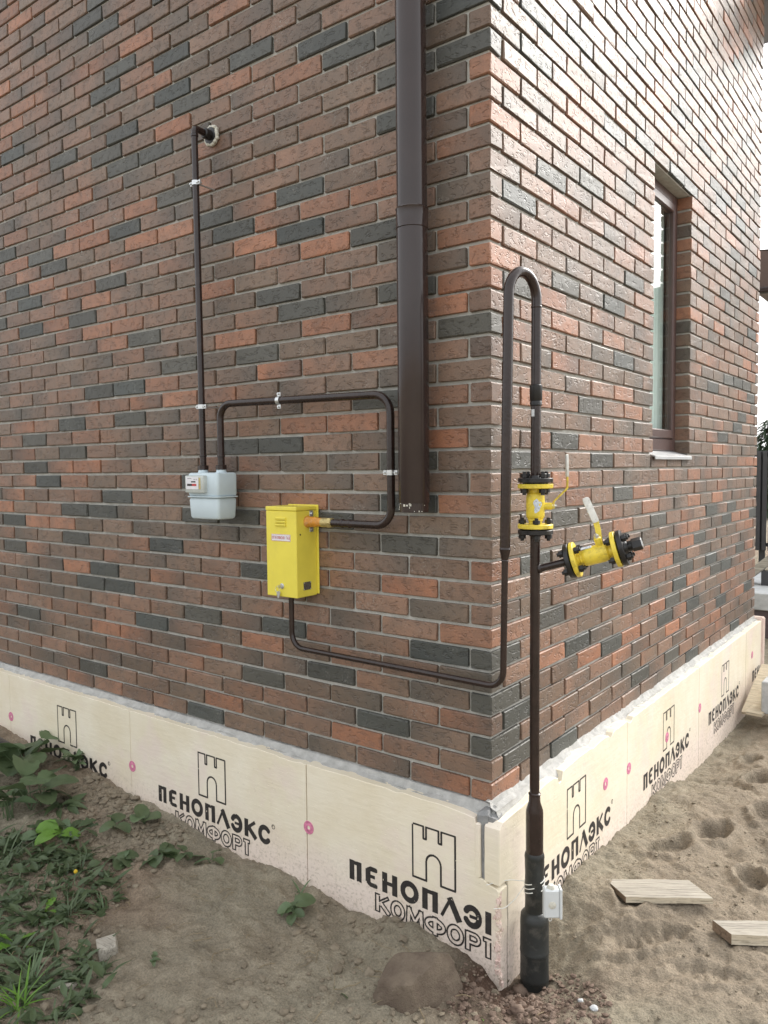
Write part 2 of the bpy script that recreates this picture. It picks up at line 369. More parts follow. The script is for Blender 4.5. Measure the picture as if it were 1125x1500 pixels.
def empty(name, loc, label=None, cat=None, group=None):
    o = bpy.data.objects.new(name, None); col.objects.link(o); o.location = loc; ORG[o.name] = np.asarray(loc, float)
    o.empty_display_size = 0.05
    if label: tag(o, label, cat, group)
    return o
def tag(o, label, cat, group=None):
    o['label'] = label; o['category'] = cat
    if group: o['group'] = group
    return o
def obj(name, mb, mat, parent=None, smooth=True, angle=35, loc=None):
    v = mb.verts(); org = (v.min(0)+v.max(0))/2 if loc is None else np.asarray(loc, float)
    me = bpy.data.meshes.new(name); me.from_pydata((v-org).tolist(), [], mb.f); me.update()
    me.materials.append(M[mat] if isinstance(mat, str) else mat)
    if smooth:
        me.shade_smooth()
        try: me.set_sharp_from_angle(angle=math.radians(angle))
        except Exception: pass
    o = bpy.data.objects.new(name, me); col.objects.link(o)
    if parent is not None: o.parent = parent; o.location = org-ORG[parent.name]
    else: o.location = org
    ORG[o.name] = org; return o

# ------------------------------------------------------------------ ground
LX = [-60, -4.2, -3.28, -2.37, -1.87, -1.65, -1.4, -1.1, -.9, -.76, -.59, -.38, -.28, -.14, .06]
LZ = [-.42, -.35, -.362, -.40, -.446, -.455, -.512, -.503, -.492, -.508, -.532, -.50, -.487, -.50, -.53]
RY = [-.1, .0, .07, .2, .34, .47, .85, 1.18, 1.55, 1.77, 2.02, 2.58, 3.47, 4.2, 60]
RZ = [-.55, -.60, -.615, -.575, -.50, -.45, -.475, -.482, -.47, -.492, -.59, -.592, -.598, -.6, -.55]
FEET = [(0.40, 1.28, .10, .055, 1.2, .045), (0.55, 1.62, .11, .055, 1.45, .05), (0.72, 1.34, .11, .06, 1.0, .045), (0.27, 1.02, .1, .05, .9, .03), (0.62, 0.98, .09, .05, 1.9, .04), (0.86, 1.75, .12, .06, 1.2, .05), (.42, 2.1, .12, .06, 1.5, .05), (.75, 2.3, .12, .06, 1.1, .05), (.5, 2.8, .12, .06, 1.3, .05), (.3, 2.45, .11, .05, 1.7, .04), (.62, .30, .12, .05, .3, .02), (.38, .36, .13, .055, .55, .022), (.28, .55, .1, .05, 1.8, .022), (.95, 1.1, .1, .05, .7, .04), (.9, 2.9, .12, .06, 1.6, .05), (.55, 3.4, .13, .06, 1.1, .05)]
def height(x, y, detail=True):
    x = np.asarray(x, float); y = np.asarray(y, float)
    base = -0.505+0.05*np.clip((-x-1.2)/2.5, 0, 1)+0.03*fbm(x*0.7, y*0.7, 3, 3)*2
    dl = np.clip(-.06-y, 0, 9); dr = np.clip(x-.06, 0, 9)
    pl = np.interp(x, LX, LZ); pr = np.interp(y, RY, RZ)
    wl = np.exp(-(dl/.34)**1.6)*np.clip((.16-x)/.16, 0, 1); wr = np.exp(-(dr/.34)**1.6)*np.clip((y+.2)/.16, 0, 1)*np.clip((x+.0)/.06, 0, 1)
    h = base+(pl-base)*wl; h = h+(pr-h)*wr
    d2 = (x-.14)**2+(y-.05)**2; h = np.minimum(h, h*(1-np.exp(-d2/.02))+(-.622)*np.exp(-d2/.02))
    if detail:
        sand = np.clip((x-.1)/.25, 0, 1)*np.clip((y-.05)/.25, 0, 1)
        rough = 1-0.45*sand
        h = h+0.05*fbm(x*3.1, y*3.1, 4, 11)*rough+0.042*fbm(x*11, y*11, 4, 21)*rough
        rid = 1-np.abs(fbm(x*5.5+3, y*5.5, 3, 41))*4
        h = h+0.012*np.clip(rid, -1, 1)*sand+0.020*fbm(x*46, y*46, 3, 31)+0.014*sand*fbm(x*19, y*19, 3, 36)
        for fx, fy, a, b_, an, dp in FEET:
            c, s = math.cos(an), math.sin(an); U = ((x-fx)*c+(y-fy)*s)/a; V = (-(x-fx)*s+(y-fy)*c)/b_
            r = np.sqrt(U*U+V*V)+1.0*fbm(x*13, y*13, 4, 77)
            h = h-dp*0.5*(1-np.tanh((r-0.9)*6))*0.9+dp*0.45*np.exp(-((r-1.35)/.28)**2)
            tread = np.clip(1.0-r, 0, 1)*0.007*np.tanh(3*np.sin(U*24+V)); h = h+tread
    return h
def ground_pt(px, py):
    d = ray(px, py); t_ = 0.8
    while t_ < 12:
        p = CAM+d*t_
        if p[2] < float(height(p[0], p[1], False)): break
        t_ += 0.004
    return p

def axis(parts):
    out = []
    for a, b, n in parts: out += list(np.linspace(a, b, n, endpoint=False))
    return np.array(out+[parts[-1][1]])
gx = axis([(-160, -20, 8), (-20, -6, 12), (-6, -3.7, 40), (-3.7, -2.2, 130), (-2.2, 0.95, 370), (.95, 2.2, 60), (2.2, 6, 24), (6, 20, 12), (20, 160, 8)])
gy = axis([(-160, -10, 8), (-10, -2.6, 18), (-2.6, -1.35, 50), (-1.35, .95, 275), (.95, 2.4, 120), (2.4, 4.2, 90), (4.2, 9, 40), (9, 30, 16), (30, 160, 8)])
X, Y = np.meshgrid(gx, gy); Z = height(X, Y)
inside = (X < -.03) & (Y > .03) & (X > -7.9) & (Y < 3.9); Z = np.where(inside, -0.72, Z)
nx, ny = len(gx), len(gy)
V = np.stack([X, Y, Z], -1).reshape(-1, 3)
i = np.arange(nx-1)[None, :]+np.arange(ny-1)[:, None]*nx
Fq = np.stack([i, i+1, i+1+nx, i+nx], -1).reshape(-1, 4)
me = bpy.data.meshes.new('ground'); me.vertices.add(len(V)); me.vertices.foreach_set('co', V.ravel())
me.loops.add(Fq.size); me.loops.foreach_set('vertex_index', Fq.ravel().astype(np.int32))
me.polygons.add(len(Fq)); me.polygons.foreach_set('loop_start', (np.arange(len(Fq))*4).astype(np.int32)); me.polygons.foreach_set('loop_total', np.full(len(Fq), 4, np.int32))
me.update(calc_edges=True)
sandw = np.clip((X-.12)/.22+fbm(X*6, Y*6, 3, 51)*1.2, 0, 1)*np.clip((Y-.0)/.2+fbm(X*7, Y*7, 3, 52), 0, 1)
redw = np.clip(1.25-np.sqrt((X-.16)**2+(Y+.12)**2)/.26+fbm(X*9, Y*9, 3, 53)*1.4, 0, 1)
rust = np.clip(fbm(X*1.8, Y*1.8, 3, 54)*3.2+.05, 0, 1)*np.clip(-X-.35, 0, 1)
C = np.array([.315, .275, .205])[None, None]*np.ones(X.shape+(1,))
C = C*(1-rust[..., None])+np.array([.285, .215, .155])*rust[..., None]
C = C*(1-sandw[..., None])+np.array([.325, .268, .20])*sandw[..., None]
C = C*(1-redw[..., None])+np.array([.105, .066, .047])*redw[..., None]
ca = me.color_attributes.new('col', 'FLOAT_COLOR', 'POINT'); ca.data.foreach_set('color', np.concatenate([C, np.ones(X.shape+(1,))], -1).astype(np.float32).ravel())
me.materials.append(M['soil']); me.shade_smooth()
ground = bpy.data.objects.new('ground', me); col.objects.link(ground); ground['kind'] = 'structure'

# ------------------------------------------------------------------ brick house
PIT, MOD, AL, AR, JH = 0.075, 0.25341, 0.08675, 0.08348, 0.006
NK, LEND, REND = 64, 7.8, 3.985
WY0, WY1, WK0, WK1 = 1.622, 2.252, 16, 35               # window opening: along the wall, in courses
REC = 0.012                                            # joint recess
house = empty('brick_house', (0, 0, -.72), 'two tone red and charcoal clinker brick house corner on a foam clad plinth', 'house')
wl = MB(); wl.box((-8, REC, -.02), (-.012, .14, 6.2), .001)
wall_f = obj('wall', wl, 'mortar', house, False)
wr = MB()
wr.box((-.14, .145, -.02), (-REC, WY0-.01, 6.2), .001); wr.box((-.14, WY1+.01, -.02), (-REC, REND-.02, 6.2), .001)
wr.box((-.14, WY0-.011, -.02), (-REC, WY1+.011, WK0*PIT-.008), .001); wr.box((-.14, WY0-.011, WK1*PIT+.008), (-REC, WY1+.011, 6.2), .001)
wr.box((-.14, .0121, -.02), (-REC-.0005, .146, 6.2), .001)
wall_s = obj('wall', wr, 'mortar', house, False)
wb = MB(); wb.box((-8, 3.85, -.02), (-.02, REND-.004, 6.2), .001); wb.box((-8, .15, -.02), (-7.86, 3.84, 6.2), .001); wb.box((-7.84, .16, -.3), (-.16, 3.83, -.1), .001)
obj('wall', wb, 'mortar', house, False)

DARKP = {(480, 0): [(900, 30), (900, 240), (60, 200), (390, 200), (390, 480), (680, 670)], (480, 300): [(310, 190), (410, 580), (690, 530), (900, 800), (300, 1310)], (480, 600): [(420, 350), (690, 330), (680, 630), (80, 710), (530, 890)],
 (480, 900): [(730, 250), (1010, 300), (1010, 580), (90, 390), (360, 730), (1010, 880)], (0, 0): [(590, 140), (790, 440), (690, 600), (1100, 400), (640, 40), (800, 840), (710, 1040), (80, 1040), (800, 1090), (1030, 1010), (420, 1040), (1080, 640)],
 (0, 300): [(820, 165), (270, 360), (350, 420), (120, 590), (740, 510), (50, 350), (550, 750), (950, 890), (660, 1250), (860, 1230), (200, 640), (200, 830), (1100, 1090)],
 (0, 600): [(490, 110), (235, 220), (490, 300), (240, 400), (330, 485), (790, 580), (500, 675), (690, 680), (110, 740), (510, 855), (1070, 895), (110, 910), (700, 1060), (800, 1160), (190, 1350), (1010, 1400)], (0, 850): [(615, 580), (1000, 270)],
 (240, 0): [(85, 350), (1010, 240), (590, 320), (170, 640), (95, 570), (30, 970), (350, 1390), (85, 1290), (1090, 400)], (240, 300): [(345, 80), (460, 170), (760, 590), (910, 700), (620, 1000), (110, 1070), (905, 170)],
 (240, 600): [(510, 250), (780, 240), (155, 490), (250, 700), (500, 720), (70, 900), (590, 1060), (260, 1340)], (240, 850): [(260, 225), (15, 290), (665, 630), (1040, 580), (270, 870)]}
ORNGP = {(480, 0): [(1005, 390), (1005, 700), (900, 880), (310, 1230), (60, 1310)], (480, 300): [(900, 150), (1000, 320), (900, 490), (70, 250), (320, 740), (320, 1030), (790, 680), (1000, 940), (170, 1440)], (480, 600): [(170, 90), (900, 630), (1000, 1060), (790, 200)],
 (480, 900): [(900, 150), (740, 1080), (900, 690), (190, 800)], (0, 0): [(60, 130), (900, 260), (1010, 540), (330, 600), (160, 690), (180, 1260), (40, 950), (680, 380), (920, 1370), (1030, 930), (520, 1310)],
 (0, 300): [(520, 170), (620, 230), (930, 230), (830, 370), (110, 440), (440, 300), (640, 640), (540, 580), (370, 620), (380, 800), (660, 830), (280, 530), (570, 1360), (970, 1320), (450, 860), (1080, 430)],
 (0, 600): [(580, 200), (150, 130), (410, 390), (590, 390), (500, 485), (170, 290), (260, 745), (430, 760), (510, 1040), (1060, 1090), (700, 1430), (250, 920), (90, 570)], (240, 0): [(430, 70), (440, 530), (20, 490), (590, 1300), (1010, 1330), (750, 1410), (880, 420), (330, 1160)],
 (240, 300): [(600, 230), (750, 330), (1010, 270), (100, 160), (360, 560), (110, 1290), (390, 1270), (750, 1110), (1000, 810), (480, 900)], (240, 600): [(640, 360), (560, 490), (1050, 120)], (240, 850): [(270, 420), (650, 400), (400, 800)]}
DARKR = {(710, 0): [(350, 370), (450, 1140), (250, 1300), (720, 1210), (880, 850), (1070, 910), (640, 230), (1010, 310), (400, 130)], (710, 300): [(540, 520), (700, 1335), (250, 520), (930, 1030), (850, 660)],
 (710, 600): [(525, 720), (525, 215), (765, 340), (905, 560), (760, 1030), (230, 340), (440, 1340), (255, 1010), (1080, 1230), (1110, 740)], (710, 900): [(205, 650), (610, 190), (840, 190), (525, 860), (1030, 410)]}
ORNGR = {(710, 0): [(550, 540), (640, 750), (950, 90)], (710, 300): [(140, 310), (460, 620), (780, 730), (1095, 340), (550, 820), (850, 900), (410, 1300), (915, 1250), (980, 1370)], (710, 600): [(700, 220), (980, 240), (840, 1110), (265, 210), (1075, 640)], (710, 900): [(445, 250), (690, 270), (970, 130)]}
DARKQ = [(145, 20), (290, 115), (460, 190), (380, 265), (525, 315), (255, 425), (105, 620), (215, 750), (430, 670), (320, 510), (375, 380), (655, 390), (600, 545), (590, 65), (625, 235), (545, 450)]
def bidx(s, z, first):
    k = int(math.floor(z/PIT)); j0 = first(k); return k, int(math.floor((s-j0)/MOD))+1 if s > j0 else 0
FL = lambda k: AL if k % 2 == 0 else AL+MOD/2
FR = lambda k: AR+MOD/2 if k % 2 == 0 else AR
tone = {}
for src, kind in ((DARKP, 'd'), (ORNGP, 'o')):
    for (x0, y0), L in src.items():
        for zx, zy in L:
            p = on_left(x0+zx/4.5, y0+zy/4.5); tone[('L',)+bidx(-p[0], p[2], FL)] = kind
for src, kind in ((DARKR, 'd'), (ORNGR, 'o')):
    for (x0, y0), L in src.items():
        for zx, zy in L:
            p = on_right(x0+zx/4.5, y0+zy/4.5); tone[('R',)+bidx(p[1], p[2], FR)] = kind
for zx, zy in DARKQ:
    p = on_right(860+zx/2.777, 720+zy/2.777); tone[('R',)+bidx(p[1], p[2], FR)] = 'd'

def brick_cols(key):
    known = project(np.array([-(key[2]-.5)*MOD, 0, key[1]*PIT]))[0] > 0 if key[0] == 'L' else key[2] < 7
    t_ = tone.get(key)
    if t_ is None:
        r = random.random(); t_ = ('b' if r < (.94 if known else .74) else 'o' if r < (.985 if known else .89) else 'd')
    def brown(): f = random.random(); return np.array([.255, .145, .096])*(1-f)+np.array([.18, .124, .086])*f
    def orng(): f = random.random(); return np.array([.37, .160, .086])*(1-f)+np.array([.30, .148, .088])*f
    def dark(): f = random.random(); return np.array([.058, .065, .060])*(1-f)+np.array([.085, .080, .066])*f
    c = {'b': brown, 'o': orng, 'd': dark}[t_]()
    g_ = random.uniform(.82, 1.16); a = c*g_*random.uniform(.88, 1.12); b_ = c*g_*random.uniform(.88, 1.12)
    if t_ != 'd' and random.random() < .36:
        if random.random() < .5: a = a*.35+dark()*.65
        else: b_ = b_*.35+dark()*.65
    elif t_ == 'b' and random.random() < .3:
        if random.random() < .5: a = a*.5+orng()*.5
        else: b_ = b_*.5+orng()*.5
    return a, b_

bricks = []      # (verts, faces, colours per vertex, rnd, wall, area)
def area_px(P):
    q = project(P); x, y = q[:, 0], q[:, 1]
    if x.max() < 0 or x.min() > 1125 or y.max() < 0 or y.min() > 1500: return 0
    x = np.clip(x, 0, 1125); y = np.clip(y, 0, 1500)
    return 0.5*abs(np.dot(x, np.roll(y, 1))-np.dot(y, np.roll(x, 1)))
def put_brick(lo, hi, key, front):
    if key[0] == 'L': out = np.array([0, random.gauss(0, .0011), 0])
    elif key[0] == 'R': out = np.array([random.gauss(0, .0011), 0, 0])
    else: out = 0
    lo = np.array(lo)+out; hi = np.array(hi)+out; dz = random.gauss(0, .0009); lo[2] += dz; hi[2] += dz
    v, f = cham_box((lo+hi)/2, np.eye(3), (hi-lo)/2, random.uniform(.0016, .0038), .0009)
    a, b_ = brick_cols(key); ax = 0 if front == 'L' else 1
    t_ = ((v[:, ax]-lo[ax])/(hi[ax]-lo[ax]))[:, None]; c = a*(1-t_)+b_*t_
    if front == 'L': P = np.array([[lo[0], 0, lo[2]], [hi[0], 0, lo[2]], [hi[0], 0, hi[2]], [lo[0], 0, hi[2]]])
    else: P = np.array([[0, lo[1], lo[2]], [0, hi[1], lo[2]], [0, hi[1], hi[2]], [0, lo[1], hi[2]]])
    bricks.append((v, f, c, random.random(), front, area_px(P)))
for k in range(NK):
    z0, z1 = k*PIT+JH, (k+1)*PIT-JH
    put_brick((-(FL(k)-JH), 0, z0), (0, FR(k)-JH, z1), ('L', k, 0), 'L' if k % 2 else 'R')
    s = FL(k)
    n_ = 1
    while s < LEND:
        put_brick((-(s+MOD-JH), 0, z0), (-(s+JH), .06, z1), ('L', k, n_), 'L'); s += MOD; n_ += 1
    s = FR(k); n_ = 1
    while s < REND-.03:
        a, b_ = s+JH, min(s+MOD-JH, REND); s += MOD; n_ += 1
        segs = [(a, b_, .06, .06)]
        if WK0 <= k < WK1:
            if b_ <= WY0 or a >= WY1: segs = [(a, b_, 0, 0)]
            else:
                segs = []
                if a < WY0-.02: segs.append((a, WY0, 0, 0))
                if b_ > WY1+.02: segs.append((WY1, b_, 0, 0))
            segs = [(p, q_, .115 if (abs(p-WY1) < .03 or abs(q_-WY0) < .03) else .06, 0) for p, q_, _, _ in segs]
            segs = [((WY1 if 0 < p-WY1 < .05 else p), (WY0 if 0 < WY0-q_ < .05 else q_), d, 0) for p, q_, d, _ in segs]
        for p, q_, d, _ in segs: put_brick((-d, p, z0), (0, q_, z1), ('R', k, n_-1), 'R')

def brick_mesh(name, items, org):
    v = np.concatenate([b_[0] for b_ in items])-org; f = []; n_ = 0; c = np.concatenate([b_[2] for b_ in items]); r = []
    for b_ in items:
        f += [tuple(i_+n_ for i_ in q_) for q_ in b_[1]]; n_ += len(b_[0]); r += [b_[3]]*len(b_[0])
    me = bpy.data.meshes.new(name); me.from_pydata(v.tolist(), [], f); me.update()
    ca = me.color_attributes.new('col', 'FLOAT_COLOR', 'POINT'); ca.data.foreach_set('color', np.concatenate([c, np.ones((len(c), 1))], 1).astype(np.float32).ravel())
    ra = me.attributes.new('rnd', 'FLOAT', 'POINT'); ra.data.foreach_set('value', np.array(r, np.float32))
    me.materials.append(M['brick']); return me
bricks.sort(key=lambda b_: -b_[5])
for b_ in bricks[:298]:
    org = (b_[0].min(0)+b_[0].max(0))/2; par = wall_f if b_[4] == 'L' else wall_s
    o = bpy.data.objects.new('brick', brick_mesh('brick', [b_], org)); col.objects.link(o); o.parent = par; o.location = org-ORG[par.name]
rest = bricks[298:]
o = bpy.data.objects.new('brickwork', brick_mesh('brickwork', rest, ORG[house.name])); col.objects.link(o); o.parent = house; o['kind'] = 'stuff'

# foundation, cement fillet under the first course
fd = MB(); fd.box((-8, .02, -.9), (-.02, 3.96, -.003), .004); obj('foundation', fd, 'concrete', house, False)
def fillet_strip(along, s0, s1, off0, ztop, n=260):
    mb = MB(); S = np.linspace(s0, s1, n); prof = np.array([[-.014, .004], [.002, .0015], [.008, -.012], [.019, -.019], [.028, -.022], [.032, -.03], [.045, -.05], [-.012, -.05]])
    R = []
    for j, (o_, z_) in enumerate(prof):
        nz = (vnoise(S*14, S*0+j*3.1, 5)-.5)*.008+(vnoise(S*60, S*0+j*5.3, 6)-.5)*.005
        if j in (0, 7): nz = nz*0
        oo = o_+nz*.7; zz = z_+ztop+nz
        R.append(np.stack([S, -oo, zz], -1) if along == 'x' else np.stack([oo, S, zz], -1))
    m_ = len(prof); V_ = np.stack(R, 1).reshape(-1, 3)
    F_ = [(a*m_+b_, a*m_+b_+1, (a+1)*m_+b_+1, (a+1)*m_+b_) for a in range(n-1) for b_ in range(m_-1)]
    return mb.add(V_, F_)
obj('cement_fillet', fillet_strip('x', -7.9, .02, 0, -.002, 900), 'fillet', house)
obj('cement_fillet', fillet_strip('y', -.02, 3.97, 0, .012, 500), 'fillet', house)
cb = MB(); cb.obox((-.012, -.018, -.16), np.eye(3), (.022, .03, .15), .012, .004); cb.obox((.012, -.012, -.06), np.eye(3), (.026, .03, .045), .012, .004); cb.obox((-.004, -.034, -.12), np.eye(3), (.02, .012, .1), .008, .003)
obj('corner_mortar', cb, 'concrete', house)

# insulation boards
OFF, TH = .06, .05
def seg_d(P, a, b_):
    a = np.array(a, float); b_ = np.array(b_, float); d = b_-a; L2 = d@d+1e-12
    t_ = np.clip(((P-a)@d)/L2, 0, 1); return np.linalg.norm(P-(a+t_[..., None]*d), axis=-1)
def arc(cx, cy, rx, ry, a0, a1, n=14):
    return [(cx+rx*math.cos(math.radians(a0+(a1-a0)*i_/n)), cy+ry*math.sin(math.radians(a0+(a1-a0)*i_/n))) for i_ in range(n+1)]
def glyph(ch):
    # strokes in a unit box: (points, weight)
    return {'П': [([(0, 0), (0, 1)], 1), ([(1, 0), (1, 1)], 1), ([(0, 1), (1, 1)], .6)],
            'Е': [([(1, 1), (.35, 1), (.05, .9), (0, .6), (0, .4), (.05, .1), (.35, 0), (1, 0)], .75), ([(0, .52), (.85, .52)], .55), ([(0, .25), (0, .8)], 1)],
            'Н': [([(0, 0), (0, 1)], 1), ([(1, 0), (1, 1)], 1), ([(0, .5), (1, .5)], .6)],
            'О': [(arc(.5, .5, .5, .5, 0, 360, 28), .9)],
            'Л': [([(0, 0), (.48, 1)], .5), ([(.5, 1), (1, 0)], 1.05)],
            'Э': [(arc(.45, .5, .55, .5, 150, -150, 26), .9), ([(.25, .5), (1, .5)], .5)],
            'К': [([(0, 0), (0, 1)], 1), ([(.1, .5), (.9, 1)], .6), ([(.3, .55), (1, 0)], .95)],
            'С': [(arc(.55, .5, .55, .5, 42, 318, 26), .9)],
            'М': [([(0, 0), (0.05, 1)], 1), ([(.05, 1), (.5, .2)], .8), ([(.5, .2), (.95, 1)], .8), ([(.95, 1), (1, 0)], 1)],
            'Ф': [(arc(.5, .55, .5, .36, 0, 360, 28), .9), ([(.5, 0), (.5, 1)], 1)],
            'Р': [([(0, 0), (0, 1)], 1), ([(0, 1), (.6, 1)]+arc(.6, .72, .4, .28, 90, -90, 12)+[(0, .44)], .8)],
            'Т': [([(0, 1), (1, 1)], .8), ([(.5, 0), (.5, 1)], 1)],
            'Г': [([(0, 0), (0, 1), (1, 1)], 1)], 'А': [([(0, 0), (.5, 1), (1, 0)], 1), ([(.2, .35), (.8, .35)], .8)],
            'З': [(arc(.4, .74, .5, .26, 140, -90, 12)+arc(.4, .25, .55, .25, 90, -140, 12), 1)]}[ch]
def raster(nx_, ny_, cell, x0, y0):
    gx_ = x0+(np.arange(nx_)+.5)*cell; gy_ = y0+(np.arange(ny_)+.5)*cell; A_, B_ = np.meshgrid(gx_, gy_); return np.stack([A_, B_], -1)
def text_sdf(P, layout, h, y0, wid, outline=None):
    D = np.full(P.shape[:2], 9.0)
    for ch, a, b_ in layout:
        for pts, wt in glyph(ch):
            r = wid*wt/2
            q_ = [(a+wid/2+(b_-a-wid)*x, y0+wid*.35+(h-wid*.7)*y) for x, y in pts]
            for i_ in range(len(q_)-1):
                lo = np.minimum(q_[i_], q_[i_+1])-.02; hi = np.maximum(q_[i_], q_[i_+1])+.02
                mk = (P[..., 0] > lo[0]) & (P[..., 0] < hi[0]) & (P[..., 1] > lo[1]) & (P[..., 1] < hi[1])
                if not mk.any(): continue
                if len(q_) == 2:
                    A0, B0 = np.array(q_[0]), np.array(q_[1]); d = B0-A0; L = np.linalg.norm(d); d = d/L; w_ = P[mk]-(A0+B0)/2
                    ext = wid*.35 if abs(d[1]) > .5 else r*.2
                    D[mk] = np.minimum(D[mk], np.maximum(np.abs(w_@d)-L/2-ext, np.abs(w_@np.array([-d[1], d[0]]))-r))
                else: D[mk] = np.minimum(D[mk], seg_d(P[mk], q_[i_], q_[i_+1])-r)
    return D
def mask_quads(mask, cell, x0, y0):
    Q = []
    for j in range(mask.shape[0]):
        row = np.concatenate([[0], mask[j].astype(np.int8), [0]]); d = np.diff(row); st = np.where(d == 1)[0]; en = np.where(d == -1)[0]
        for a, b_ in zip(st, en): Q.append((x0+a*cell, x0+b_*cell, y0+j*cell, y0+(j+1)*cell))
    return np.array(Q)
CELL = .0013
LXO, LYO, LNX, LNY = -.31, -.31, int(.80/CELL), int(.325/CELL)
PG = raster(LNX, LNY, CELL, LXO, LYO)
# origin = upper left corner of the tower outline
tw, th_ = .177, .193
tower = [(0, -th_), (0, 0), (.046, 0), (.046, -.043), (.058, -.043), (.058, 0), (.110, 0), (.110, -.043), (.122, -.043), (.122, 0), (tw, 0), (tw, -th_), (.119, -th_)]+[(.0885+.0305*math.cos(math.radians(a)), -.125+.032*math.sin(math.radians(a))) for a in range(0, 181, 15)]+[(.058, -th_), (0, -th_)]
Dm = np.full(PG.shape[:2], 9.0)
for i_ in range(len(tower)-1): Dm = np.minimum(Dm, seg_d(PG, tower[i_], tower[i_+1])-.0038)
W1 = [('П', -.295, -.236), ('Е', -.216, -.157), ('Н', -.138, -.069), ('О', -.057, .026), ('П', .040, .106), ('Л', .113, .202), ('Э', .210, .283), ('К', .294, .370), ('С', .377, .452)]
Dm = np.minimum(Dm, text_sdf(PG, W1, .077, -.297, .0235))
K1 = [('К', -.172, -.100), ('О', -.103, -.034), ('М', -.032, .047), ('Ф', .047, .140), ('О', .140, .213), ('Р', .215, .281), ('Т', .276, .335)]
PG2 = raster(int(.54/CELL), int(.095/CELL), CELL, -.185, -.392)
Dk = np.abs(text_sdf(PG2, K1, .070, -.381, .0225)+.002)-.0030
Dr = np.minimum(np.abs(np.linalg.norm(PG-np.array([.468, -.212]), axis=-1)-.0085)-.0014, seg_d(PG, (.465, -.2165), (.465, -.2075))-.0014)
Dm = np.minimum(Dm, Dr)
wearn = lambda P, s: fbm(P[..., 0]*60+s, P[..., 1]*60, 4, 91)
LOGO_Q = [np.concatenate([mask_quads((Dm < 0) & (wearn(PG, s) < .31), CELL, LXO, LYO), mask_quads((Dk < 0) & (wearn(PG2, s) < .3), CELL, -.185, -.392)]) for s in (0, 13, 29)]
def logo(parent, along, origin, seed, lim=(-9, 9)):
    Q = LOGO_Q[seed % 3].copy(); Q = Q[(Q[:, 1] > lim[0]) & (Q[:, 0] < lim[1])]; Q[:, :2] = np.clip(Q[:, :2], *lim)
    s0, s1, z0, z1 = Q.T; e = OFF+.0006
    if along == 'x': f = lambda s, z: np.stack([origin[0]+s, np.full_like(s, -e), origin[1]+z], -1)
    else: f = lambda s, z: np.stack([np.full_like(s, e), origin[0]+s, origin[1]+z], -1)
    V_ = np.stack([f(s0, z0), f(s1, z0), f(s1, z1), f(s0, z1)], 1).reshape(-1, 3)
    mb = MB(); mb.add(V_, [(4*i_, 4*i_+1, 4*i_+2, 4*i_+3) for i_ in range(len(Q))]); return obj('printed_logo', mb, 'ink', parent, False)
def board(along, s0, s1, top, outline=None, bites=()):
    rn = random.Random(int(abs(s0*1000))+7)
    if outline is None:
        pts = [(s0+.0003, -.61), (s1-.0003, -.61), (s1-.0003, top-.004)]
        bl = sorted(bites, reverse=True); s = s1-.03
        while s > s0+.03:
            hit = [b_ for b_ in bl if b_[0]-b_[1] < s < b_[0]+b_[1]]
            pts.append((s, top+rn.gauss(0, .0012)-(hit[0][2]*(.7+.5*rn.random()) if hit else 0))); s -= rn.uniform(.012, .04)
        pts.append((s0+.0003, top-.003))
    else: pts = outline
    mb = MB(); nrm = (0, -1, 0) if along == 'x' else (1, 0, 0)
    P3 = [(s, -OFF, z) if along == 'x' else (OFF, s, z) for s, z in pts]
    # rounded front arris: front face inset, then the full outline 3 mm back
    P3 = np.array(P3); c = np.array([[(s0+s1)/2, (top-.61)/2]])
    ins = []
    arr = np.array(pts)
    for i_ in range(len(arr)):
        a, b_, d = arr[i_-1], arr[i_], arr[(i_+1) % len(arr)]
        n1 = np.array([-(b_-a)[1], (b_-a)[0]]); n2 = np.array([-(d-b_)[1], (d-b_)[0]]); n_ = n1/(np.linalg.norm(n1)+1e-9)+n2/(np.linalg.norm(n2)+1e-9)
        ins.append(b_+n_/(np.linalg.norm(n_)+1e-9)*.0018)
    ins = np.array(ins); k_ = len(pts); nv = np.array(nrm, float)
    fr = np.array([(s, -OFF, z) if along == 'x' else (OFF, s, z) for s, z in ins])
    mid = P3-nv*.002; bk = P3-nv*(TH+.006)
    f = [tuple(range(k_))]+[((i_+1) % k_, i_, k_+i_, k_+(i_+1) % k_) for i_ in range(k_)]+[(k_+(i_+1) % k_, k_+i_, 2*k_+i_, 2*k_+(i_+1) % k_) for i_ in range(k_)]
    mb.add(np.concatenate([fr, mid, bk]), f)
    return obj('insulation_board', mb, 'foam', house, False)
def fix_disc(parent, along, s, z):
    mb = MB(); e = OFF+.0005; p = (s, -e+.004, z) if along == 'x' else (e-.004, s, z); ax = (0, -1, 0) if along == 'x' else (1, 0, 0)
    mb.lathe(p, ax, [(0, .027), (.0045, .0265), (.005, .0245), (.0042, .021), (.0042, .016), (.005, .0145), (.005, .0085), (.002, .007)], 28); return obj('fixing_disc', mb, 'disc', parent)
top_l, top_r = -.024, -.010
bL0 = board('x', -.80, .0585, top_l, [(-.799, -.62), (.0585, -.62), (.0575, -.47), (.060, -.40), (.0575, -.33), (.0585, -.262), (.048, -.252), (.022, -.247), (.0, -.236), (-.026, -.232), (-.0275, -.16), (-.0285, -.09), (-.029, -.052), (-.034, -.034), (-.06, -.030), (-.10, -.026), (-.17, -.022), (-.25, -.024), (-.33, -.021), (-.36, -.028), (-.41, -.022), (-.5, -.024), (-.6, -.022), (-.7, -.0245), (-.797, -.023)])
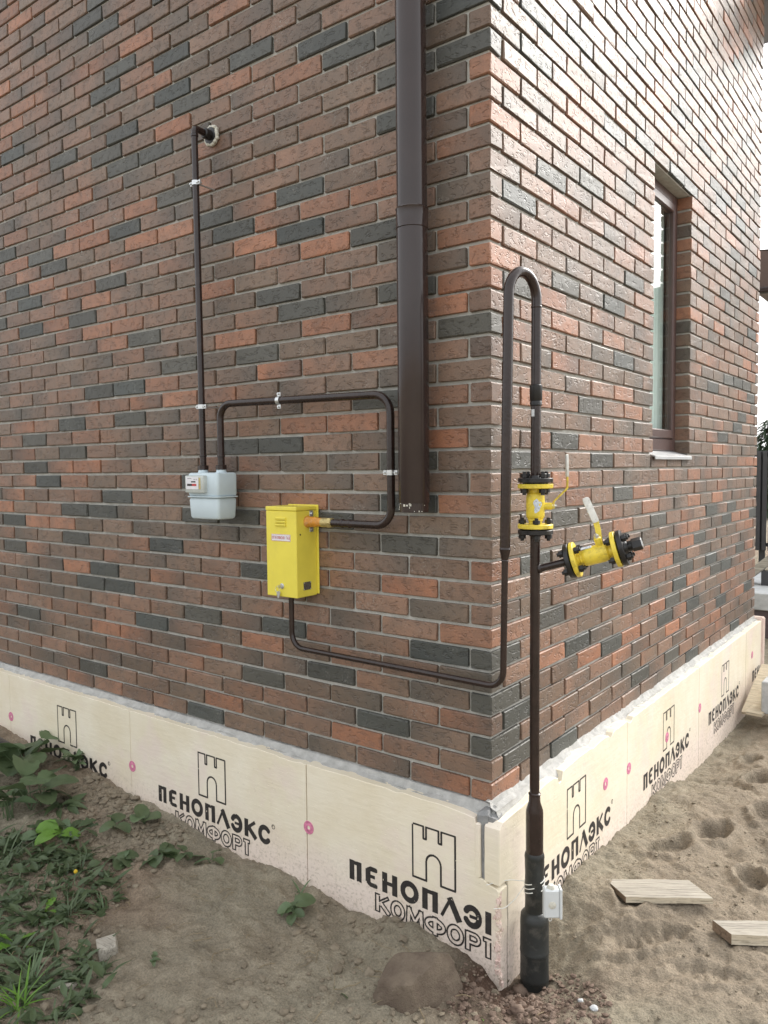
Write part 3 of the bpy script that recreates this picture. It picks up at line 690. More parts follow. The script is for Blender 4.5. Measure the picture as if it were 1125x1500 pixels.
bL1 = board('x', -1.965, -.802, top_l, bites=[(-.90, .05, .006)]); bL2 = board('x', -3.13, -1.967, top_l); bL3 = board('x', -4.295, -3.132, top_l); bL4 = board('x', -5.46, -4.297, top_l); bL5 = board('x', -6.625, -5.462, top_l); bL6 = board('x', -7.79, -6.627, top_l); logo(bL4, 'x', (-4.95, -.117), 1)
bR0 = board('y', 0, 1.128, top_r, [(.002, -.62), (1.129, -.62), (1.129, -.008), (1.09, -.006), (1.02, -.009), (.99, -.006), (.955, -.012), (.93, -.028), (.905, -.012), (.86, -.006), (.80, -.008), (.74, -.014), (.71, -.007), (.6, -.006), (.52, -.009), (.44, -.014), (.425, -.046), (.405, -.05), (.395, -.026), (.36, -.014), (.30, -.012), (.2, -.02), (.12, -.028), (.06, -.03), (.0, -.032), (-.035, -.034), (-.057, -.052), (-.0585, -.09), (-.0575, -.14), (-.0585, -.19), (-.058, -.240), (.0, -.243), (.002, -.25)])
bR1 = board('y', 1.131, 2.288, top_r, bites=[(1.17, .03, .014), (1.5, .02, .006), (1.9, .02, .005)]); bR2 = board('y', 2.291, 3.448, top_r, bites=[(2.6, .03, .005)]); bR3 = board('y', 3.451, 3.93, top_r)
logo(bL0, 'x', (-.287, -.120), 0, (-9, .3175)); logo(bL1, 'x', (-1.457, -.119), 1); logo(bL2, 'x', (-2.62, -.117), 2); logo(bL3, 'x', (-3.785, -.117), 0)
logo(bR0, 'y', (.478, -.100), 1, (-.47, 9)); logo(bR1, 'y', (1.645, -.110), 2); logo(bR2, 'y', (2.795, -.112), 0); logo(bR3, 'y', (3.95, -.112), 1, (-9, -.035))
for par, al, s, z in ((bL2, 'x', -3.125, -.273), (bL1, 'x', -1.955, -.298), (bL0, 'x', -.79, -.278), (bR0, 'y', .87, -.208), (bR1, 'y', 1.152, -.232), (bR1, 'y', 1.706, -.248), (bR2, 'y', 2.307, -.25), (bR3, 'y', 3.64, -.21)): fix_disc(par, al, s, z)
# end faces of the boards on the far corner, pinkish cut edges
for a, b_, top in ((3.935, 3.988, -.004), (3.992, 4.045, .002)):
    mb = MB(); mb.box((-.6, a, -.66), (.064, b_, top), .012, .002); obj('insulation_board', mb, 'foam_cut', house)
lp = MB(); lp.obox((-.020, -.052, -.14), np.eye(3), (.0085, .012, .093), .007, .0008); obj('board_lip', lp, 'foam', house)
cr = MB()
for i_ in range(70):
    z = random.uniform(-.57, -.26); cr.obox((.054+random.gauss(0, .004), -.054+random.gauss(0, .004), z), np.eye(3), np.array([1, 1, random.uniform(.8, 2)])*random.uniform(.003, .0065), .002, .0015)
obj('broken_board_edge', cr, 'foam_cut', house)

# roof: only the far eave shows
rf = MB(); rf.box((-8.2, -.02, 6.2), (-.002, 4.0, 6.35), .004); obj('roof', rf, 'roof', house, False)
P1 = CAM+ray(1116, 60)*((4.55-CAM[1])/ray(1116, 60)[1])
ev = MB(); ev.box((-3, 3.99, P1[2]), (P1[0]+.75, 4.62, P1[2]+.22), .01); obj('eave', ev, 'soffit', house, False)

# window
z0, z1 = WK0*PIT, WK1*PIT
win = MB(); fx0, fx1 = -.13, -.078
for a, b_, c_, d in ((WY0, WY0+.042, z0+.02, z1), (WY1-.042, WY1, z0+.02, z1), (WY0+.042, WY1-.042, z0+.02, z0+.085), (WY0+.042, WY1-.042, z1-.05, z1)): win.box((fx0, a+.0005, c_+.0005), (fx1, b_-.0005, d-.0005), .003)
window = obj('window', win, 'winframe', house)
sa = MB(); y0_, y1_, a0, a1 = WY0+.043, WY1-.043, z0+.086, z1-.051
for a, b_, c_, d in ((y0_, y0_+.04, a0, a1), (y1_-.04, y1_, a0, a1), (y0_+.04, y1_-.04, a0, a0+.05), (y0_+.04, y1_-.04, a1-.05, a1)): sa.box((-.112, a+.0005, c_+.0005), (-.070, b_-.0005, d-.0005), .006)
obj('sash', sa, 'winframe', window)
pn = MB(); pn.add([(-.085, y0_+.036, a0+.045), (-.085, y1_-.036, a0+.045), (-.085, y1_-.036, a1-.045), (-.085, y0_+.036, a1-.045)], [(0, 1, 2, 3)]); obj('pane', pn, 'glass', window, False)
sl = MB(); sl.prism([(.014, WY0-.0, z0-.012), (.014, WY1+.0, z0-.012), (-.1, WY1+.0, z0+.022), (-.1, WY0-.0, z0+.022)], (.2, 0, 1), .006); sl.box((.0105, WY0, z0-.03), (.0155, WY1, z0-.013), .001); obj('sill', sl, 'sill', window, False)
cu = MB(); ys = np.linspace(WY0+.02, WY1-.02, 120); xs = -.155+.014*np.sin(ys*95)+.008*np.sin(ys*41)
cu.add(np.concatenate([np.stack([xs, ys, np.full_like(ys, z0+.05)], -1), np.stack([xs, ys, np.full_like(ys, z1)], -1)]), [(i_, i_+1, 120+i_+1, 120+i_) for i_ in range(119)]); obj('curtain', cu, 'curtain', window)
ln = MB(); ln.box((-.14, WY0-.009, z1+.0005), (-.016, WY1+.009, z1+.012), .001); obj('lintel', ln, 'mortar', house, False)

# ------------------------------------------------------------------ downpipe
DP = np.array([-.256, -.078]); dp = empty('rain_downpipe', (*DP, .985), 'wide dark brown metal rain downpipe running up the wall beside the corner', 'downpipe')
mb = MB(); mb.lathe((*DP, 1.93), (0, 0, 1), [(0, .0515), (4.2, .0515)], 40); obj('upper_pipe', mb, 'downpipe', dp)
mb = MB(); mb.lathe((*DP, 1.02), (0, 0, 1), [(0, .0525), (.003, .0535), (.92, .0535)], 40, False); obj('lower_pipe', mb, 'downpipe', dp)
mb = MB(); mb.lathe((*DP, 1.937), (0, 0, 1), [(0, .0538), (.002, .0562), (.006, .0545), (.062, .0545), (.066, .0562), (.069, .0545), (.07, .0516)], 40, False); mb.obox(DP.tolist()+[1.97], np.eye(3), (.001, .001, .001)); obj('joint_collar', mb, 'downpipe', dp)
mb = MB(); mb.lathe((*DP, .988), (0, 0, 1), [(0, .0485), (0, .0505), (.04, .0505)], 40, False); obj('outlet_end', mb, 'downpipe', dp)
mb = MB()
for i_ in range(14):
    a = random.uniform(-2.6, -.2); z = random.choice([1.018, 1.016, 1.012, 1.005, .998, .992]); mb.obox((DP[0]+.0508*math.cos(a), DP[1]+.0508*math.sin(a), z), np.eye(3), np.array([random.uniform(.001, .004), .0008, random.uniform(.001, .004)]), .0004)
obj('plaster_spots', mb, 'pufoam', dp)

def clamp(parent, p, axis_, r, wall_dir, wall_len, name='pipe_clamp'):
    # zinc ring with two ears and a screw running back to the wall
    p = np.asarray(p, float); ax = np.asarray(axis_, float); wd = np.asarray(wall_dir, float); sd_ = np.cross(ax, wd); mb = MB()
    mb.lathe(p-ax*.009, ax, [(0, r+.0005), (0, r+.003), (.018, r+.003), (.018, r+.0005)], 24, False)
    X_ = np.array([sd_, wd, ax])
    for s in (-1, 1):
        mb.obox(p+sd_*s*(r+.009), X_, (.008, .0045, .009), .001); mb.cyl(p+sd_*s*(r+.010)-wd*.012, p+sd_*s*(r+.010)+wd*.012, .0042, 6)
    mb.cyl(p+wd*(r+.002), p+wd*wall_len, .0035, 10)
    return obj(name, mb, 'zinc', parent)

# ------------------------------------------------------------------ inlet pipe from the meter into the wall
ip = empty('house_inlet_pipe', (-1.33, -.1, 1.15), 'thin brown gas pipe rising straight from the meter into the brick wall', 'gas pipe')
pl = lambda z: -1.3275-(z-1.15)*.0055
mb = MB(); mb.tube(fillet([(pl(1.15), -.1, 1.15), (pl(2.55), -.1, 2.553), (pl(2.55), -.04, 2.549), (pl(2.55), .03, 2.547)], [.016, .02], 8), .0135, 18); obj('pipe', mb, 'brown', ip)
mb = MB(); mb.lathe((pl(2.55), -.052, 2.549), (0, 1, 0), [(0, .016), (.004, .021), (.02, .022), (.052, .022)], 20); mb.lathe((pl(2.55), -.022, 2.549), (0, 1, 0), [(0, .024), (.003, .034), (.02, .034)], 24); obj('wall_sleeve', mb, 'black', ip)
mb = MB(); th = np.arange(0, 360, 12)
for a in th:
    r_ = .036+random.gauss(0, .002); mb.lathe((pl(2.55)+r_*math.cos(math.radians(a)), -.012+random.gauss(0, .001), 2.549+r_*math.sin(math.radians(a))), (0, 1, 0), [(-.006, .004), (-.002, .0075), (.006, .0075), (.012, .003)], 8)
obj('mounting_foam_ring', mb, 'pufoam', ip)
mb = MB(); mb.lathe((pl(2.5), -.1, 2.515), (0, 0, 1), [(0, .0136), (.002, .016), (.012, .016), (.014, .0138)], 18); obj('weld_ring', mb, 'brown', ip)
mb = MB(); mb.lathe((pl(1.2), -.1, 1.195), (0, 0, 1), [(0, .0136), (.002, .0155), (.006, .0155), (.008, .0138)], 18); obj('weld_ring', mb, 'brown', ip)
clamp(ip, (pl(2.33), -.1, 2.328), (0, 0, 1), .0135, (0, 1, 0), .1); clamp(ip, (pl(1.4), -.1, 1.405), (0, 0, 1), .0135, (0, 1, 0), .1)

# ------------------------------------------------------------------ gas meter
MX, MZ = -1.2715, .955
gm = empty('gas_meter', (MX, -.1, MZ), 'pale blue grey household gas meter hanging under two brown pipes', 'gas meter')
def rbox(mb, lo, hi, r, taper=0.0, n=6, rim=.012):
    # rounded box standing on z: rounded plan, softened top and bottom
    lo = np.asarray(lo, float); hi = np.asarray(hi, float); c = (lo+hi)/2; L_ = []
    zs = [(0, -rim), (rim*.3, -rim*.35), (rim, 0), (hi[2]-lo[2]-rim, 0), (hi[2]-lo[2]-rim*.3, -rim*.35), (hi[2]-lo[2], -rim)]
    for z_, ins in zs:
        f = taper*(1-z_/(hi[2]-lo[2])); hx, hy = (hi[0]-lo[0])/2+ins-f, (hi[1]-lo[1])/2+ins-f; rr = max(.002, r+ins*.5); ring = []
        for q_, (sx, sy) in enumerate(((1, 1), (-1, 1), (-1, -1), (1, -1))):
            for k_ in range(n+1):
                a = math.radians(q_*90+90*k_/n); ring.append((c[0]+sx*(hx-rr)+rr*math.cos(a), c[1]+sy*(hy-rr)+rr*math.sin(a), lo[2]+z_))
        L_.append(ring)
    m_ = len(L_[0]); V_ = np.array(L_).reshape(-1, 3)
    f = [(a*m_+b_, a*m_+(b_+1) % m_, (a+1)*m_+(b_+1) % m_, (a+1)*m_+b_) for a in range(len(L_)-1) for b_ in range(m_)]
    f += [tuple(range(m_-1, -1, -1)), tuple((len(L_)-1)*m_+b_ for b_ in range(m_))]; return mb.add(V_, f)
mb = MB(); rbox(mb, (MX-.095, -.155, 1.030), (MX+.095, -.045, 1.128), .014, 0, rim=.009)
for s in (-.057, .057): mb.lathe((MX+s, -.1, 1.124), (0, 0, 1), [(0, .026), (.006, .022), (.012, .02), (.02, .02)], 24)
obj('upper_case', mb, 'meter', gm)
mb = MB(); rbox(mb, (MX-.094, -.154, .934), (MX+.094, -.046, 1.026), .015, .004, rim=.012); obj('lower_case', mb, 'meter', gm)
mb = MB(); rbox(mb, (MX-.103, -.162, 1.0255), (MX+.103, -.038, 1.0305), .026, 0, rim=.0008); obj('seam_band', mb, 'meter', gm)
IX = MX+.019
mb = MB(); rbox(mb, (IX-.105, -.176, 1.045), (IX+.012, -.150, 1.117), .006, 0, rim=.004); ix = obj('index_housing', mb, 'meterglass', gm)
mb = MB(); mb.box((IX-.095, -.1769, 1.060), (IX-.018, -.1755, 1.110), .0002); obj('dial_plate', mb, 'paper', ix)
mb = MB(); mb.box((IX-.088, -.1777, 1.0735), (IX-.057, -.1770, 1.0825), .0002); mb.box((IX-.062, -.1777, 1.088), (IX-.034, -.1770, 1.0935), .0002); mb.box((IX-.085, -.1777, 1.104), (IX-.06, -.1770, 1.1055), .0002); mb.box((IX-.044, -.1777, 1.099), (IX-.04, -.1770, 1.103), .0002); mb.box((IX-.031, -.1777, 1.097), (IX-.028, -.1770, 1.103), .0002); obj('number_wheels', mb, 'ink', ix)
mb = MB(); mb.box((IX-.0565, -.1777, 1.0735), (IX-.029, -.1770, 1.0825), .0002); obj('red_wheels', mb, 'red', ix)
mb = MB(); mb.box((IX-.0145, -.1769, 1.06), (IX-.004, -.1755, 1.108), .0002); obj('side_label', mb, 'brass', ix)
for s in (-.057, .057):
    mb = MB(); mb.lathe((MX+s, -.1, 1.139), (0, 0, 1), [(0, .021), (.002, .0235), (.018, .0235), (.02, .021)], 8, True, .3); obj('union_nut', mb, 'brown', gm)

# ------------------------------------------------------------------ pipe from the cabinet to the meter
op = empty('outlet_pipe', (-.77, -.06, .936), 'brown gas pipe looping from the yellow cabinet up and over to the meter', 'gas pipe')
mb = MB(); mb.tube(fillet([(-1.2135, -.1, 1.15), (-1.2145, -.1, 1.41), (-.366, -.062, 1.398), (-.366, -.062, .935), (-.735, -.057, .9355)], [.06, .07, .065], 12), .0145, 18); obj('pipe', mb, 'brown', op)
for p, ax in (((-.60, -.0585, .9355), (1, 0, 0)), ((-.565, -.059, .9352), (1, 0, 0)), ((-1.2138, -.1, 1.19), (0, 0, 1))):
    mb = MB(); mb.lathe(p, ax, [(0, .0145), (.003, .0168), (.009, .0168), (.012, .0145)], 16); obj('weld_ring', mb, 'brown', op)
mb = MB(); mb.lathe((-.70, -.0575, .9355), (1, 0, 0), [(0, .015), (.004, .0185), (.05, .0175), (.056, .015)], 14); mb.lathe((-.665, -.058, .9355), (1, 0, 0), [(0, .0165), (.003, .0205), (.018, .0195), (.02, .016)], 6); obj('union', mb, 'brass', op)
clamp(op, (-.885, -.0853, 1.4055), (1, 0, 0), .0145, (0, 1, 0), .085); clamp(op, (-.366, -.062, 1.123), (0, 0, 1), .0145, (0, 1, 0), .062)

# ------------------------------------------------------------------ yellow regulator cabinet
cx0, cx1, cd_, cz0, cz1 = -.9365, -.7745, .12, .645, .995
gc = empty('regulator_cabinet', ((cx0+cx1)/2, -.06, cz0), 'bright yellow steel gas regulator cabinet with a warning label and keys', 'gas cabinet')
mb = MB(); mb.box((cx0, -cd_, cz0), (cx1, -.006, cz1-.0165), .0025); body = obj('body', mb, 'cab', gc)
mb = MB(); mb.box((cx0-.0015, -cd_-.0015, cz1-.0155), (cx1+.0015, -.004, cz1), .0025); obj('lid', mb, 'cab', gc)
mb = MB(); mb.box((cx0+.01, -.0055, cz0+.005), (cx1+.009, -.0005, cz1+.004), .002); obj('back_plate', mb, 'cab', gc)
mb = MB()
for i_ in range(3): mb.obox((cx0+.082, -cd_-.003, cz1-.047-i_*.0125), np.array([[1, 0, 0], [0, .94, .34], [0, -.34, .94]]), (.027, .0032, .0048), .0015)
obj('louvre', mb, 'cab', gc)
mb = MB(); mb.box((cx0+.030, -cd_-.0012, .8615), (cx0+.132, -cd_-.0004, .8885), .0002); lab = obj('warning_label', mb, 'paper', gc)
c_ = .0005; PGL = raster(int(.096/c_), int(.014/c_), c_, 0, 0)
x = .001; lay = []
for ch in 'ОГНЕОПАСНО ГАЗ':
    if ch != ' ': lay.append((ch, x, x+.0058))
    x += .0068
Q = mask_quads(text_sdf(PGL, lay, .0115, .001, .0016) < 0, c_, cx0+.0335, .8685)
mb = MB(); yy = -cd_-.0016
V_ = np.stack([np.stack([Q[:, a], np.full(len(Q), yy), Q[:, b_]], -1) for a, b_ in ((0, 2), (1, 2), (1, 3), (0, 3))], 1).reshape(-1, 3)
mb.add(V_, [(4*i_, 4*i_+1, 4*i_+2, 4*i_+3) for i_ in range(len(Q))]); obj('label_lettering', mb, 'red', lab, False)
mb = MB()
for a, b_, e, f in ((.031, .131, .8622, .8632), (.031, .131, .8868, .8878), (.031, .032, .8632, .8868), (.130, .131, .8632, .8868)): mb.box((cx0+a, yy, e), (cx0+b_, yy+.0003, f), .0001)
obj('label_border', mb, 'red', lab, False)
mb = MB(); mb.lathe((cx0+.083, -cd_+.001, .687), (0, -1, 0), [(0, .011), (.004, .011), (.006, .009), (.006, .004)], 20); lk = obj('lock', mb, 'zinc', gc)
mb = MB(); mb.obox((cx0+.083, -cd_-.013, .687), np.eye(3), (.0012, .009, .006), .0005); th = np.linspace(0, 6.283, 25); mb.tube(np.stack([cx0+.071+.011*np.cos(th), -cd_-.014+.002*np.sin(th), .676+.011*np.sin(th)], -1), .0009, 6, False)
mb.obox((cx0+.068, -cd_-.010, .653), np.array([[.97, 0, .2], [0, 1, 0], [-.2, 0, .97]]), (.0042, .0012, .013), .0005); mb.obox((cx0+.074, -cd_-.009, .657), np.array([[.96, 0, -.26], [0, 1, 0], [.26, 0, .96]]), (.005, .0012, .010), .0005); obj('keys', mb, 'zinc', lk)
mb = MB(); mb.box((cx1-.0002, -.084, .672), (cx1+.0012, -.042, .703), .0003); npl = obj('name_plate', mb, 'blackplate', gc)
mb = MB()
for y, z in ((-.081, .675), (-.081, .70), (-.045, .675), (-.045, .70)): mb.lathe((cx1+.001, y, z), (1, 0, 0), [(0, .0025), (.0015, .002)], 10)
obj('rivets', mb, 'zinc', npl)
mb = MB(); mb.lathe((cx1-.001, -.098, .888), (1, 0, 0), [(0, .0035), (.0015, .0035), (.0012, .001)], 12); obj('vent_hole', mb, 'dark', gc)
mb = MB(); mb.box((cx1-.0005, -.045, .895), (cx1+.0022, -.025, .978), .001); plb = obj('fixing_bracket', mb, 'zinc', gc)
mb = MB()
for z in (.965, .907): mb.lathe((cx1+.002, -.035, z), (1, 0, 0), [(0, .0065), (.004, .0065), (.005, .005)], 6)
obj('bracket_bolt', mb, 'zinc', plb)
mb = MB(); mb.lathe((cx1-.001, -.0565, .936), (1, 0, 0), [(0, .0215), (.004, .0235), (.01, .0205), (.052, .0195), (.058, .0165), (.08, .0165)], 22); obj('outlet_fitting', mb, 'orange', gc)

# ------------------------------------------------------------------ riser, goose neck and supply pipe
LEG = lambda z: np.array([.081+(z-.44)*.0172, -.07, z]); RIS = lambda z: np.array([.1255+max(0, z-.6)*.005, .065, z])
gr = empty('gas_riser', (.125, .065, -.62), 'tall dark brown gas riser pipe with a goose neck bend standing at the corner', 'gas pipe')
zb = .43
mb = MB(); mb.tube(fillet([(-.862, -.062, .70), (-.862, -.062, zb+.006), LEG(zb), LEG(.845)], [.06, .055], 12), .0105, 16); obj('supply_pipe', mb, 'brown', gr)
mb = MB(); p0 = LEG(.838); mb.lathe(p0, LEG(.9)-p0, [(0, .0108), (.003, .0122), (.006, .0108), (.036, .0172), (.04, .0182), (.043, .017), (.046, .0166)], 20); obj('reducer', mb, 'brown', gr)
mb = MB(); A_, B_ = LEG(1.672), RIS(1.672); c_ = (A_+B_)/2; e = (A_-B_)/2; Rr = np.linalg.norm(e)
pts = [LEG(z) for z in np.linspace(.882, 1.65, 8)]+[c_+e*math.cos(t_)+np.array([0, 0, 1.18*Rr*math.sin(t_)]) for t_ in np.linspace(0, math.pi, 22)]+[RIS(1.655)]
mb.tube(pts, .0165, 20); obj('goose_neck', mb, 'brown', gr)
mb = MB(); mb.tube([RIS(1.66), RIS(1.35), RIS(1.092)], .0165, 20); mb.lathe(RIS(1.648), (0, 0, 1), [(0, .0166), (.002, .0178), (.006, .0178), (.008, .0166)], 20); obj('upper_pipe', mb, 'brown', gr)
mb = MB(); mb.lathe(RIS(1.335), (0, 0, 1), [(0, .0168), (.003, .0195), (.014, .0195), (.016, .0185), (.019, .0205), (.066, .0205), (.069, .0172)], 20); obj('insulating_joint', mb, 'black', gr)
mb = MB(); mb.box(RIS(1.312)+[-.006, -.0215, -.012], RIS(1.312)+[.004, -.0165, .012], .001); obj('grounding_tab', mb, 'zinc', gr)
mb = MB(); mb.tube([RIS(.932), RIS(.4), RIS(.03)], .0163, 20); obj('riser_pipe', mb, 'brown', gr)
mb = MB(); mb.lathe(RIS(-.17), (0, 0, 1), [(0, .029), (.15, .029), (.163, .028), (.19, .0195), (.215, .0185), (.222, .0165)], 28); mb.lathe(RIS(.042), (0, 0, 1), [(0, .0188), (.002, .0205), (.006, .0205), (.009, .0168)], 24); obj('transition_piece', mb, 'brown', gr)
mb = MB(); prof = [(0, .032)]+[(z, .032+.0007*math.sin(z*70)) for z in np.linspace(.01, .21, 12)]+[(.215, .0335), (.225, .0325), (.232, .0295)]; mb.lathe((.1255, .065, -.385), (0, 0, 1), prof, 28); obj('tape_wrap', mb, 'sleeve', gr)
mb = MB(); prof = [(0, .0475), (.1, .0475), (.1015, .049), (.108, .049), (.11, .0478), (.19, .0475), (.192, .049), (.2, .049), (.202, .048), (.30, .0478), (.322, .046), (.333, .037), (.336, .031)]; mb.lathe((.1255, .065, -.69), (0, 0, 1), prof, 36); obj('ground_sleeve', mb, 'sleeve', gr)

def flange_bolts(mb, c, ax, R, r, z0, z1, n=4, ph=math.pi/4):
    a = np.array([0, 0, 1.0]) if abs(ax[2]) < .9 else np.array([1.0, 0, 0]); e1 = np.cross(a, ax); e1 /= np.linalg.norm(e1); e2 = np.cross(ax, e1)
    for k_ in range(n):
        p = c+R*(math.cos(ph+k_*2*math.pi/n)*e1+math.sin(ph+k_*2*math.pi/n)*e2)
        mb.cyl(p+ax*z0, p+ax*z1, r, 10, .0006)
        for z, s in ((z0, 1), (z1, -1)): mb.cyl(p+ax*(z+s*.007), p+ax*(z+s*.020), r*1.95, 6, .001, k_*.7)
def valve(name, label, c, ax, stem, lever_pts, lever_n, grip_pts, ph, so=0.0):
    ax = np.asarray(ax, float)/np.linalg.norm(ax); st = np.asarray(stem, float); st = st-ax*(st@ax); st /= np.linalg.norm(st)
    t = empty(name, c, label, 'valve', 'yellow flanged ball valves')
    H = .073
    mb = MB(); mb.lathe(c-ax*(H-.012), ax, [(0, .0215), (.010, .0215), (.014, .0245), (.020, .0245), (.024, .0285), (.032, .030), (.085, .030), (.1, .0285), (.106, .0225), (.122, .0215)], 28)
    bd = obj('body', mb, 'yellow', t)
    for s in (-1, 1):
        mb = MB(); mb.lathe(c+ax*s*H, -ax*s, [(0, .0555), (.0015, .0575), (.0125, .0575), (.0145, .0555), (.0145, .03)], 36); obj('flange', mb, 'yellow', t)
        mb = MB(); mb.lathe(c+ax*s*(H+.0015), ax*s, [(0, .034), (.002, .034), (.0025, .0555), (.004, .057), (.0155, .057), (.0175, .0555), (.0175, .022), (.024, .019), (.026, .017)], 36); obj('counter_flange', mb, 'black', t)
        for k_ in range(4):
            mb = MB(); flange_bolts(mb, c+ax*s*H, ax*s, .0425, .0062, -.036, .0405, 1, ph+k_*math.pi/2); obj('bolt', mb, 'black', t)
    mb = MB(); mb.lathe(c+ax*so+st*.025, st, [(0, .0115), (.028, .0115), (.03, .0095)], 18); obj('stem', mb, 'yellow', t)
    mb = MB(); mb.lathe(c+ax*so+st*.055, st, [(0, .0085), (.008, .0085), (.009, .005), (.013, .005)], 6); obj('stem_nut', mb, 'zinc', t)
    def strip(pts, wdir, wd, tk):
        pts = np.asarray(pts, float); T = np.gradient(pts, axis=0); T /= np.linalg.norm(T, axis=1)[:, None]; wdir = np.asarray(wdir, float); V_ = []
        for i_ in range(len(pts)):
            wv = wdir-T[i_]*(wdir@T[i_]); wv /= np.linalg.norm(wv); nn = np.cross(T[i_], wv); hw = wd[i_] if hasattr(wd, '__len__') else wd
            for k_ in range(12):
                a = 2*math.pi*k_/12; ca_, sa_ = math.cos(a), math.sin(a); V_.append(pts[i_]+wv*hw*np.sign(ca_)*abs(ca_)**.45+nn*tk*np.sign(sa_)*abs(sa_)**.45)
        n_ = 12; f = [(i_*n_+k_, i_*n_+(k_+1) % n_, (i_+1)*n_+(k_+1) % n_, (i_+1)*n_+k_) for i_ in range(len(pts)-1) for k_ in range(n_)]
        f += [tuple(range(n_-1, -1, -1)), tuple((len(pts)-1)*n_+k_ for k_ in range(n_))]; m_ = MB(); return m_.add(np.array(V_), f)
    lv = obj('lever', strip(fillet(lever_pts, .012, 5), lever_n, .0092, .0022), 'yellow', t)
    g = np.asarray(grip_pts, float); gp = np.array([g[0]+(g[1]-g[0])*k_ for k_ in (0, .02, .06, .5, .9, .97, 1.0)])
    obj('grip', strip(gp, lever_n, [.008, .0105, .0115, .012, .012, .010, .006], .0042), 'grip', lv)
    return t, st
vz = 1.0095; vc = RIS(vz); zc = np.array([0, 0, 1.0])
stv = np.array([.86, .51, 0])
S0 = vc+stv/np.linalg.norm(stv)*.058; rr = stv/np.linalg.norm(stv); fc = np.array([.605, -.796, 0])
v1, _ = valve('ball_valve', 'yellow ball valve on the upright riser between two black flanges, lever pointing up', vc, zc, stv,
    [S0-zc*.008, S0+zc*.014, S0+rr*.044+zc*.058, S0+rr*.044+zc*.10], fc, [S0+rr*.044+zc*.095, S0+rr*.042+zc*.168], math.pi/4+.25)
mb = MB(); th = np.linspace(0, 6.283, 19)[:-1]
sk = []
d0 = np.array([.62, -.785, 0])
for t_ in th:
    rad = .016*(1+.22*math.sin(3*t_+1)+.15*math.sin(5*t_)); a = rad*.8*math.cos(t_)/.0305; z = rad*1.35*math.sin(t_)
    ca_, sa_ = math.cos(a), math.sin(a); sk.append(vc+np.array([d0[0]*ca_-d0[1]*sa_, d0[0]*sa_+d0[1]*ca_, 0])*.0306+zc*(z+.003))
mb.add(np.array(sk+[vc+d0*.0308+zc*.003]), [(i_, (i_+1) % 18, 18) for i_ in range(18)]); obj('sticker', mb, 'sticker', v1)

# branch with the second valve
P0 = RIS(.800); bd_ = RT*.885+UP*.27-FW*.38; bd_ /= np.linalg.norm(bd_)
d_ = ray(871.5, 808.5); M_ = np.array([[bd_ @ bd_, -(bd_ @ d_)], [bd_ @ d_, -(d_ @ d_)]]); sol = np.linalg.solve(M_, np.array([bd_ @ (CAM-P0), d_ @ (CAM-P0)])); bc_len = sol[0]
C2 = P0+bd_*bc_len
mb = MB(); mb.tube([P0, P0+bd_*.05, C2-bd_*.092], .0125, 16); mb.lathe(P0+bd_*.014, bd_, [(0, .0165), (.003, .0165), (.008, .0128)], 16); obj('branch_pipe', mb, 'brown', gr)
bu = UP-bd_*(UP@bd_); bu /= np.linalg.norm(bu); bs = np.cross(bu, bd_)      # bs points away from the camera or towards it
toC = -FW+0*UP; toC = toC-bd_*(toC@bd_); toC /= np.linalg.norm(toC)
st2 = bu*.9+toC*.35; st2 /= np.linalg.norm(st2); S2 = C2+st2*.052
_dS = (S2-CAM)@FW
def LP(px, py): return CAM+ray(px, py)*(_dS-.004)
v2, _ = valve('ball_valve', 'yellow ball valve on the side branch with a black end plug, lever tilted back', C2, bd_, st2,
    [LP(879, 803), LP(878, 792), LP(876, 776), LP(872, 761)], RT, [LP(873, 765), LP(857, 729)], math.pi/4, .021)
mb = MB(); mb.lathe(C2+bd_*.088, bd_, [(0, .02), (.012, .0185), (.014, .0165), (.03, .0165)], 22); mb.lathe(C2+bd_*.115, bd_, [(0, .0185), (.002, .0205), (.028, .0205), (.0305, .0185)], 6, True, .4); obj('end_plug', mb, 'black', v2)
mb = MB(); mb.lathe(C2+bd_*.1456, bd_, [(0, .0178), (.0012, .017)], 6, True, .4); obj('plug_face', mb, 'zinc', v2)
mb = MB(); mb.obox(C2+st2*.0302-bd_*.022, np.array([bd_, np.cross(st2, bd_), st2]), (.017, .008, .0012), .0005); obj('name_plate', mb, 'sticker', v2)

# ------------------------------------------------------------------ white terminal box tied to the sleeve
jb = empty('terminal_box', (.175, .035, -.32), 'small white plastic terminal box wired to the black ground sleeve', 'junction box')
rotj = np.array([[.80, .60, 0], [-.60, .80, 0], [0, 0, 1]]); jc = np.array([.178, .046, -.305])
d_ = ray(807.5, 1321); jc = CAM+d_*((0.028-CAM[1])/d_[1])
mb = MB(); v, f = cham_box(jc, rotj, np.array([.026, .017, .048]), .005); mb.add(v, f); jbx = obj('box', mb, 'white', jb)
mb = MB(); v, f = cham_box(jc+rotj[0]*.0285, rotj, np.array([.004, .019, .050]), .003); mb.add(v, f); obj('lid', mb, 'white', jb)
mb = MB(); mb.lathe(jc-rotj[1]*.0165-rotj[2]*.002, -rotj[1], [(0, .0125), (.0015, .0125), (.0025, .0105)], 20); obj('knockout', mb, 'pufoam', jb)
mb = MB(); mb.lathe(jc+np.array([0, 0, .046]), (0, 0, 1), [(0, .014), (.006, .0135), (.012, .009)], 18); obj('cable_gland', mb, 'pufoam', jb)
th = np.linspace(.5, 5.9, 30); wires = []
for dz, ph in ((.010, 0), (-.002, .25), (-.018, .1)): wires.append((np.stack([.1255+.0338*np.cos(th+ph-1.0), .065+.0338*np.sin(th+ph-1.0), jc[2]+.02+dz+.012*np.sin(th*1.1)], -1), .0017))
